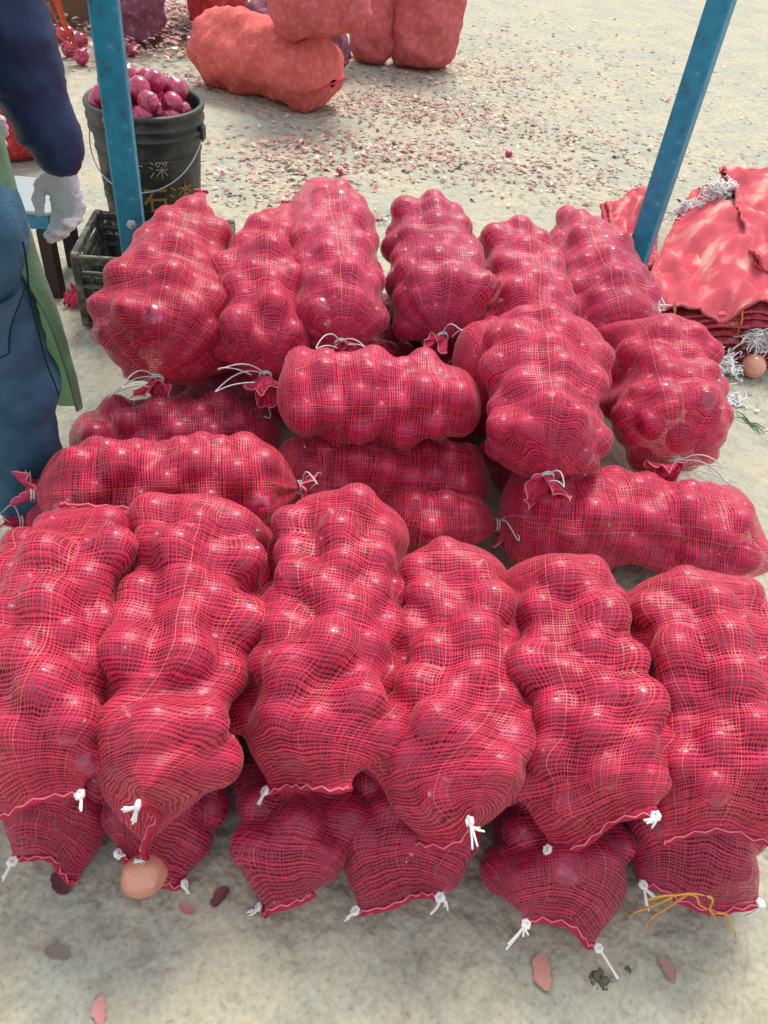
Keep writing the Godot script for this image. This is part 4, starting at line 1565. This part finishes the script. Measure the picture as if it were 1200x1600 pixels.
		{"label": "bulging net sack at right with a big frilled rosette mouth", "group": "onion sacks heaped at right", "a": Vector3(0.350, 0.450, -2.001), "b": Vector3(0.377, 0.360, -1.512), "w": 0.165, "seed": 34, "e0": "round", "e1": "tied", "mat": "net2", "frill": 0.06, "string1": 1, "relax": 3, "slack": 0.77},
		{"label": "squat net sack at the heap's right edge with a string loop below", "group": "onion sacks heaped at right", "a": Vector3(0.764, 0.300, -2.343), "b": Vector3(0.787, 0.240, -1.792), "w": 0.178, "seed": 35, "e0": "seam", "e1": "tied", "mat": "net2", "string1": 2, "wide0": 0.95, "relax": 3, "slack": 0.77},
		{"label": "big orange sack lying on its side on the far floor, corner towards the right", "group": "big sacks lying on the floor far behind", "a": Vector3(-1.441, 0.220, -5.376), "b": Vector3(-0.606, 0.190, -5.021), "w": 0.205, "seed": 36, "e0": "round", "e1": "seam", "mat": "leno0", "tufts": 0, "wide": 0.75, "taper": 1.22, "called": "leno_sack", "far": true, "nu": 40, "nv": 36, "ro": 0.045, "slack": 0.93, "relax": 12},
		{"label": "orange sack standing behind the big lying one, at its left", "group": "big sacks lying on the floor far behind", "a": Vector3(-1.650, -0.010, -6.449), "b": Vector3(-1.600, 0.840, -6.599), "w": 0.220, "seed": 37, "e0": "round", "e1": "round", "mat": "leno3", "called": "leno_sack", "far": true, "nu": 40, "nv": 36, "ro": 0.045, "slack": 0.93, "relax": 12},
		{"label": "salmon sack lying on top of the far pile with a pointed right corner", "group": "big sacks lying on the floor far behind", "a": Vector3(-0.952, 0.600, -4.907), "b": Vector3(-0.446, 0.550, -5.160), "w": 0.190, "seed": 38, "e0": "round", "e1": "seam", "mat": "leno1", "tufts": 0, "wide": 0.4, "called": "leno_sack", "far": true, "nu": 40, "nv": 36, "ro": 0.045, "slack": 0.93, "relax": 12},
		{"label": "dark purple sack squeezed between the far orange sacks", "group": "big sacks lying on the floor far behind", "a": Vector3(-1.285, 0.300, -5.873), "b": Vector3(-0.597, 0.140, -5.742), "w": 0.150, "seed": 39, "e0": "round", "e1": "seam", "mat": "leno2", "tufts": 0, "called": "leno_sack", "far": true, "nu": 40, "nv": 36, "ro": 0.045, "slack": 0.93, "relax": 12},
		{"label": "slim salmon sack standing upright in the far pile", "group": "big sacks lying on the floor far behind", "a": Vector3(-0.480, -0.010, -6.191), "b": Vector3(-0.480, 0.840, -6.291), "w": 0.165, "seed": 40, "e0": "seam", "e1": "round", "mat": "leno1", "tufts": 0, "wide": 0.8, "called": "leno_sack", "far": true, "nu": 40, "nv": 36, "ro": 0.045, "slack": 0.93, "relax": 12},
		{"label": "pink sack standing at the right end of the far pile", "group": "big sacks lying on the floor far behind", "a": Vector3(-0.140, -0.010, -6.237), "b": Vector3(-0.160, 0.890, -6.357), "w": 0.225, "seed": 41, "e0": "round", "e1": "round", "mat": "leno1", "called": "leno_sack", "far": true, "nu": 40, "nv": 36, "ro": 0.045, "slack": 0.93, "relax": 12},
		{"label": "dull purple sack standing far back near the skins heap, right of the left post", "group": "big sacks lying on the floor far behind", "a": Vector3(-2.024, -0.010, -5.934), "b": Vector3(-2.004, 0.840, -6.034), "w": 0.160, "seed": 42, "e0": "round", "e1": "round", "mat": "leno2", "called": "leno_sack", "far": true, "nu": 40, "nv": 36, "ro": 0.045, "slack": 0.93, "relax": 12},
		{"label": "bright red sack behind the worker's green apron", "group": "big sacks lying on the floor far behind", "a": Vector3(-1.978, -0.010, -3.839), "b": Vector3(-1.978, 0.610, -3.889), "w": 0.200, "seed": 43, "e0": "round", "e1": "round", "mat": "leno3", "called": "leno_sack", "far": true, "nu": 40, "nv": 36, "ro": 0.045, "slack": 0.93, "relax": 12},
	]
	neighbours = sacks
	for s in sacks:
		net_sack(s)

	make_crate("dusty black plastic crate in front of the paint pail, beside the left post", Vector3(-0.905, 0, -2.62), 0.12, Vector3(0.50, 0.29, 0.36))
	make_crate("low black plastic tray under the paint pail", Vector3(-1.06, 0, -3.03), 0.05, Vector3(0.44, 0.104, 0.40))
	make_pail(Vector3(-1.05, 0.108, -3.06))
	# onions heaped in the pail
	var r := RandomNumberGenerator.new()
	r.seed = 8
	var k := 0
	var layer := -1
	for ring in [[0, 0.0, 0.60], [5, 0.085, 0.575], [8, 0.140, 0.560], [5, 0.060, 0.645], [8, 0.130, 0.608]]:
		layer += 1
		for q in maxi(1, ring[0]):
			var an: float = TAU * q / maxi(1, ring[0]) + ring[1] * 20.0
			var rad := r.randf_range(0.038, 0.047)
			loose_onion("pink onion in the paint pail, %s, %s" % [["buried in the middle", "inner ring", "lower ring by the rim", "topmost layer", "upper ring by the rim"][layer], ["right side", "front right", "front side", "front left", "left side", "back left", "back side", "back right"][int(round(fposmod(an, TAU) / TAU * 8.0)) % 8]], Vector3(-1.055 + cos(an) * ring[1], ring[2] + r.randf_range(-0.012, 0.012), -3.03 + sin(an) * ring[1]), rad, mats.onion_pink, 300 + k, "onions heaped in the paint pail")
			k += 1
	loose_onion("pale brown onion on the floor under the tip of a lower front sack", Vector3(-0.349, 0.042, -0.587), 0.043, mats.onion_pale, 5)
	loose_onion("onion lying under the right edge of the flat empty sacks", Vector3(1.294, 0.045, -2.669), 0.045, mats.onion_pale, 11)
	loose_onion("small pink onion alone on the floor behind the middle of the back row", Vector3(-0.442, 0.020, -4.107), 0.020, mats.onion_pink, 21)
	loose_onion("small pink onion among skins on the floor right of centre", Vector3(0.436, 0.020, -4.684), 0.020, mats.onion_pink, 22)

	# bundles of empty sacks
	var g := "bundles of flat empty sacks"
	var bA := make_bundle("empty_sack_bundle", "stack of flat red empty sacks with white frayed corners beside the right post", [Vector3(0.855, 0.000, -2.829), Vector3(1.446, 0.000, -2.739), Vector3(1.930, 0.000, -4.012), Vector3(1.229, 0.000, -3.864)], 12, 0.0155, 0.02, 3, g, 0.06)
	var bB := make_bundle("empty_sack_bundle", "folded crimson empty sacks lying over the upper right of the flat stack", [Vector3(1.312, 0.220, -3.054), Vector3(1.663, 0.220, -2.865), Vector3(2.129, 0.220, -4.253), Vector3(1.376, 0.220, -3.985)], 4, 0.020, 0.24, 4, g, 0.02)
	var bC := make_bundle("empty_sack_bundle", "pale pink empty sack lying flat behind the leaning sack and the right post", [Vector3(0.836, 0.000, -3.427), Vector3(1.011, 0.000, -3.353), Vector3(1.081, 0.000, -4.021), Vector3(0.865, 0.000, -3.954)], 4, 0.03, 0.03, 6, g, 0.06)
	r.seed = 77
	for f in [[Vector3(0.863, 0.150, -2.811), 60, bA, 0.05], [Vector3(1.329, 0.120, -2.767), 130, bA, 0.06], [Vector3(1.179, 0.040, -2.658), 26, bA, 0.04], [Vector3(1.169, 0.020, -2.477), 10, bA, 0.03], [Vector3(1.208, 0.190, -3.732), 50, bA, 0.05], [Vector3(1.308, 0.300, -3.707), 60, bB, 0.05]]:
		var sb := Builder.new()
		strands(sb, (f[0] as Vector3) - (f[2] as Node3D).position, Vector3(f[3], 0.03, f[3] * 0.8), int(f[1] * 1.8), 0.05, r, 0.0036)
		var fr := part("frayed_cotton", sb.mesh(), mats.cotton, f[2])
		fr.set_meta("kind", "stuff")
	for e in [[Vector3(0.962, 0.210, -2.774), Vector3(0.982, 0.110, -2.792), Vector3(1.056, 0.030, -2.804)], [Vector3(1.208, 0.210, -2.766), Vector3(1.228, 0.110, -2.782), Vector3(1.248, 0.050, -2.818)]]:
		var tb := Builder.new()
		tb.tube([e[0] - bA.position, (e[0] as Vector3).lerp(e[1], 0.4) - bA.position + Vector3(0, 0.01, 0.02), e[1] - bA.position + Vector3(0, 0, 0.015), e[2] - bA.position + Vector3(0.01, 0, 0.02)], 0.004, 0.003, 5)
		part("binding_twine", tb.mesh(), mats.straw, bA)

	person()

	# low stool behind the worker's hand
	var st := thing("low_stool", "low teal steel stool with dark legs behind the gloved hand", "stool", Vector3(-1.46, 0, -2.72), 0.1)
	for sx in [-1, 1]:
		for sz in [-1, 1]:
			var lb := Builder.new()
			lb.box(Transform3D(Basis(), Vector3(sx * 0.15, 0.13, sz * 0.12)), Vector3(0.05, 0.26, 0.05), 0.005)
			part("leg", lb.mesh(), plain(Color(0.035, 0.022, 0.02), 0.6, 0.4), st)
	for e in [[Vector3(0, 0.285, 0.12), Vector3(0.36, 0.05, 0.045)], [Vector3(0, 0.285, -0.12), Vector3(0.36, 0.05, 0.045)], [Vector3(0.157, 0.285, 0), Vector3(0.045, 0.05, 0.194)], [Vector3(-0.157, 0.285, 0), Vector3(0.045, 0.05, 0.194)]]:
		var rb := Builder.new()
		rb.box(Transform3D(Basis(), e[0]), e[1], 0.004)
		part("rail", rb.mesh(), mats.blue, st)
	var sb2 := Builder.new()
	sb2.box(Transform3D(Basis(), Vector3(0, 0.318, 0)), Vector3(0.37, 0.014, 0.29), 0.004)
	part("seat_board", sb2.mesh(), plain(Color(0.30, 0.34, 0.34), 0.6, 0.4), st)

	# carton and loose onions far behind at left
	var bx := thing("cardboard_carton", "brown cardboard carton far behind the worker's sleeve", "carton", Vector3(-2.645, 0.000, -6.350), 0.3)
	for e in [[Vector3(0, 0.22, 0.25), Vector3(0.7, 0.44, 0.012)], [Vector3(0, 0.22, -0.25), Vector3(0.7, 0.44, 0.012)], [Vector3(0.344, 0.22, 0), Vector3(0.012, 0.44, 0.486)], [Vector3(-0.344, 0.22, 0), Vector3(0.012, 0.44, 0.486)]]:
		var cb := Builder.new()
		cb.box(Transform3D(Basis(), e[0]), e[1], 0.002)
		part("side_panel", cb.mesh(), plain(Color(0.16, 0.10, 0.065), 0.8, 0.2), bx)
	r.seed = 15
	for q in 14:
		var p := Vector3(-2.329, 0.050, -5.595)
		loose_onion("red onion spilled on the floor before the brown carton", p + Vector3(r.randf_range(-0.5, 0.35), (0.07 if q % 4 == 3 else 0.0), r.randf_range(-0.25, 0.3)), r.randf_range(0.042, 0.052), mats.onion, 400 + q, "onions spilled before the carton")
	var nb := Builder.new()
	for q in 10:
		var p0 := Vector3(-2.135, 0.450, -4.827)
		var p1 := Vector3(-2.263, 0.100, -5.374)
		var s0 := Vector3(r.randf_range(-0.12, 0.12), r.randf_range(-0.03, 0.05), 0.0)
		nb.tube([p0 + s0, p0.lerp(p1, 0.5) + s0 * 0.6 + Vector3(0, -0.03, 0), p1 + s0 * 0.3], 0.006, 0.005, 4)
	var nt := part("net_twine", nb.mesh(), plain(Color(0.62, 0.10, 0.04), 0.6, 0.3), self)
	tag(nt, "loose orange net twine hanging by the brown carton", "twine")

	# odd bits on the floor
	loose_skin("long pinkish onion skin on the bare floor at the front, right of centre", Vector3(0.385, 0.000, -0.521), 0.062, Color(0.50, 0.22, 0.17), 0.1, 31)
	loose_skin("small brownish pink onion skin on the front floor at right", Vector3(0.619, 0.000, -0.553), 0.042, Color(0.34, 0.17, 0.14), 0.5, 32)
	loose_skin("dark red onion skin on the floor beside the pale onion", Vector3(-0.211, 0.000, -0.579), 0.042, Color(0.12, 0.02, 0.03), -0.5, 33)
	loose_skin("dark crumpled skin on the floor below the far left front sack", Vector3(-0.502, 0.000, -0.565), 0.05, Color(0.10, 0.03, 0.035), 0.9, 34)
	loose_skin("pink onion skin at the bottom left edge of the floor", Vector3(-0.364, 0.000, -0.374), 0.042, Color(0.52, 0.20, 0.20), 0.4, 35)
	loose_skin("dry grey leaf on the front floor at left", Vector3(-0.464, 0.000, -0.456), 0.045, Color(0.20, 0.15, 0.12), 1.5, 36)
	loose_skin("reddish skin flake on the front floor left of the pointed sack tip", Vector3(-0.264, 0.000, -0.550), 0.030, Color(0.45, 0.17, 0.14), 1.2, 37)
	for e in [["green onion sprig on the floor at the right edge", Vector3(1.215, 0.000, -2.354), 0.9], ["green leaf shred on the floor behind the middle back sacks", Vector3(-0.699, 0.000, -4.127), 1.4], ["green stalk on the floor behind the fourth back sack", Vector3(-0.238, 0.000, -4.401), 1.1]]:
		var gb := Builder.new()
		r.seed = int(e[2] * 100)
		for q in 6:
			var c: Vector3 = e[1]
			var a := float(e[2]) + r.randf_range(-0.6, 0.6)
			var d := Vector3(cos(a), 0, sin(a)) * r.randf_range(0.03, 0.09) * (1 if q % 2 else -1)
			gb.tube([c + Vector3(0, 0.005, 0), c + d * 0.5 + Vector3(0, 0.012, 0), c + d + Vector3(0, 0.005, 0)], 0.003, 0.0015, 5)
		var gn := part("green_shred", gb.mesh(), plain(Color(0.05, 0.17, 0.06), 0.6, 0.4), self)
		tag(gn, e[0], "leaf")
	for e in [["dark greenish clod of dirt on the front floor at right", Vector3(0.493, 0.000, -0.523), 0.022], ["tiny dark clod beside the larger one on the front floor", Vector3(0.547, 0.000, -0.545), 0.008]]:
		var db := Builder.new()
		r.seed = 33
		for q in 26:
			var a := r.randf_range(0, TAU)
			var d := sqrt(r.randf())
			var sz: float = float(e[2]) * r.randf_range(0.18, 0.42) * (1.25 - d)
			db.lathe([Vector2(0.0, -sz * 0.5), Vector2(sz * r.randf_range(0.8, 1.1), -sz * 0.1), Vector2(sz * r.randf_range(0.5, 0.8), sz * 0.45), Vector2(0.0, sz * 0.6)], 6, Transform3D(Basis.from_euler(Vector3(r.randf_range(-0.4, 0.4), a, 0)), Vector3(cos(a) * d * float(e[2]), sz * 0.4, sin(a) * d * float(e[2]) * 0.8)))
		var dn := part("dirt_clod", db.mesh(), plain(Color(0.13, 0.115, 0.08), 0.95, 0.1), self)
		dn.position = e[1]
		tag(dn, e[0], "dirt")
	# straw on the right lower sack
	var sw := Builder.new()
	r.seed = 90
	for e in [[Vector3(0.602, 0.170, -0.632), Vector3(0.560, 0.100, -0.621), Vector3(0.565, 0.050, -0.614)], [Vector3(0.602, 0.170, -0.632), Vector3(0.636, 0.140, -0.637), Vector3(0.682, 0.090, -0.640)], [Vector3(0.640, 0.160, -0.636), Vector3(0.663, 0.130, -0.639), Vector3(0.684, 0.080, -0.633)], [Vector3(0.542, 0.140, -0.626), Vector3(0.577, 0.190, -0.627), Vector3(0.631, 0.170, -0.636)], [Vector3(0.679, 0.100, -0.636), Vector3(0.729, 0.070, -0.647), Vector3(0.745, 0.020, -0.633)], [Vector3(0.571, 0.170, -0.621), Vector3(0.542, 0.120, -0.622), Vector3(0.525, 0.080, -0.619)]]:
		var wp := []
		for q in 9:
			var u := q / 8.0
			var w0: Vector3 = e[0]
			var w1: Vector3 = e[1]
			var w2: Vector3 = e[2]
			wp.append(w0.lerp(w1, u).lerp(w1.lerp(w2, u), u) + Vector3(0.004 * sin(u * 7.0), 0.02 - 0.01 * u + 0.005 * sin(u * 9.0), 0.02))
		sw.tube(wp, 0.0026, 0.0014, 5)
	tag(part("straw_wisp", sw.mesh(), mats.straw, self), "brown straw wisps lying on the lower sack at front right", "straw")
	var nsc := Builder.new()
	var np := []
	for i in 12:
		for j in 12:
			var c := Vector3(-1.200, 0.000, -2.580)
			np.append(c + Vector3((j / 11.0 - 0.5) * 0.09, 0.03 + 0.03 * sin(i * 1.7 + j) * cos(j * 1.3), (i / 11.0 - 0.5) * 0.10))
	nsc.grid(np, 12, 12)
	tag(part("net_scrap", nsc.mesh(), mats.cloth, self), "crumpled red net scrap on the floor left of the black crate", "net scrap")

	litter()
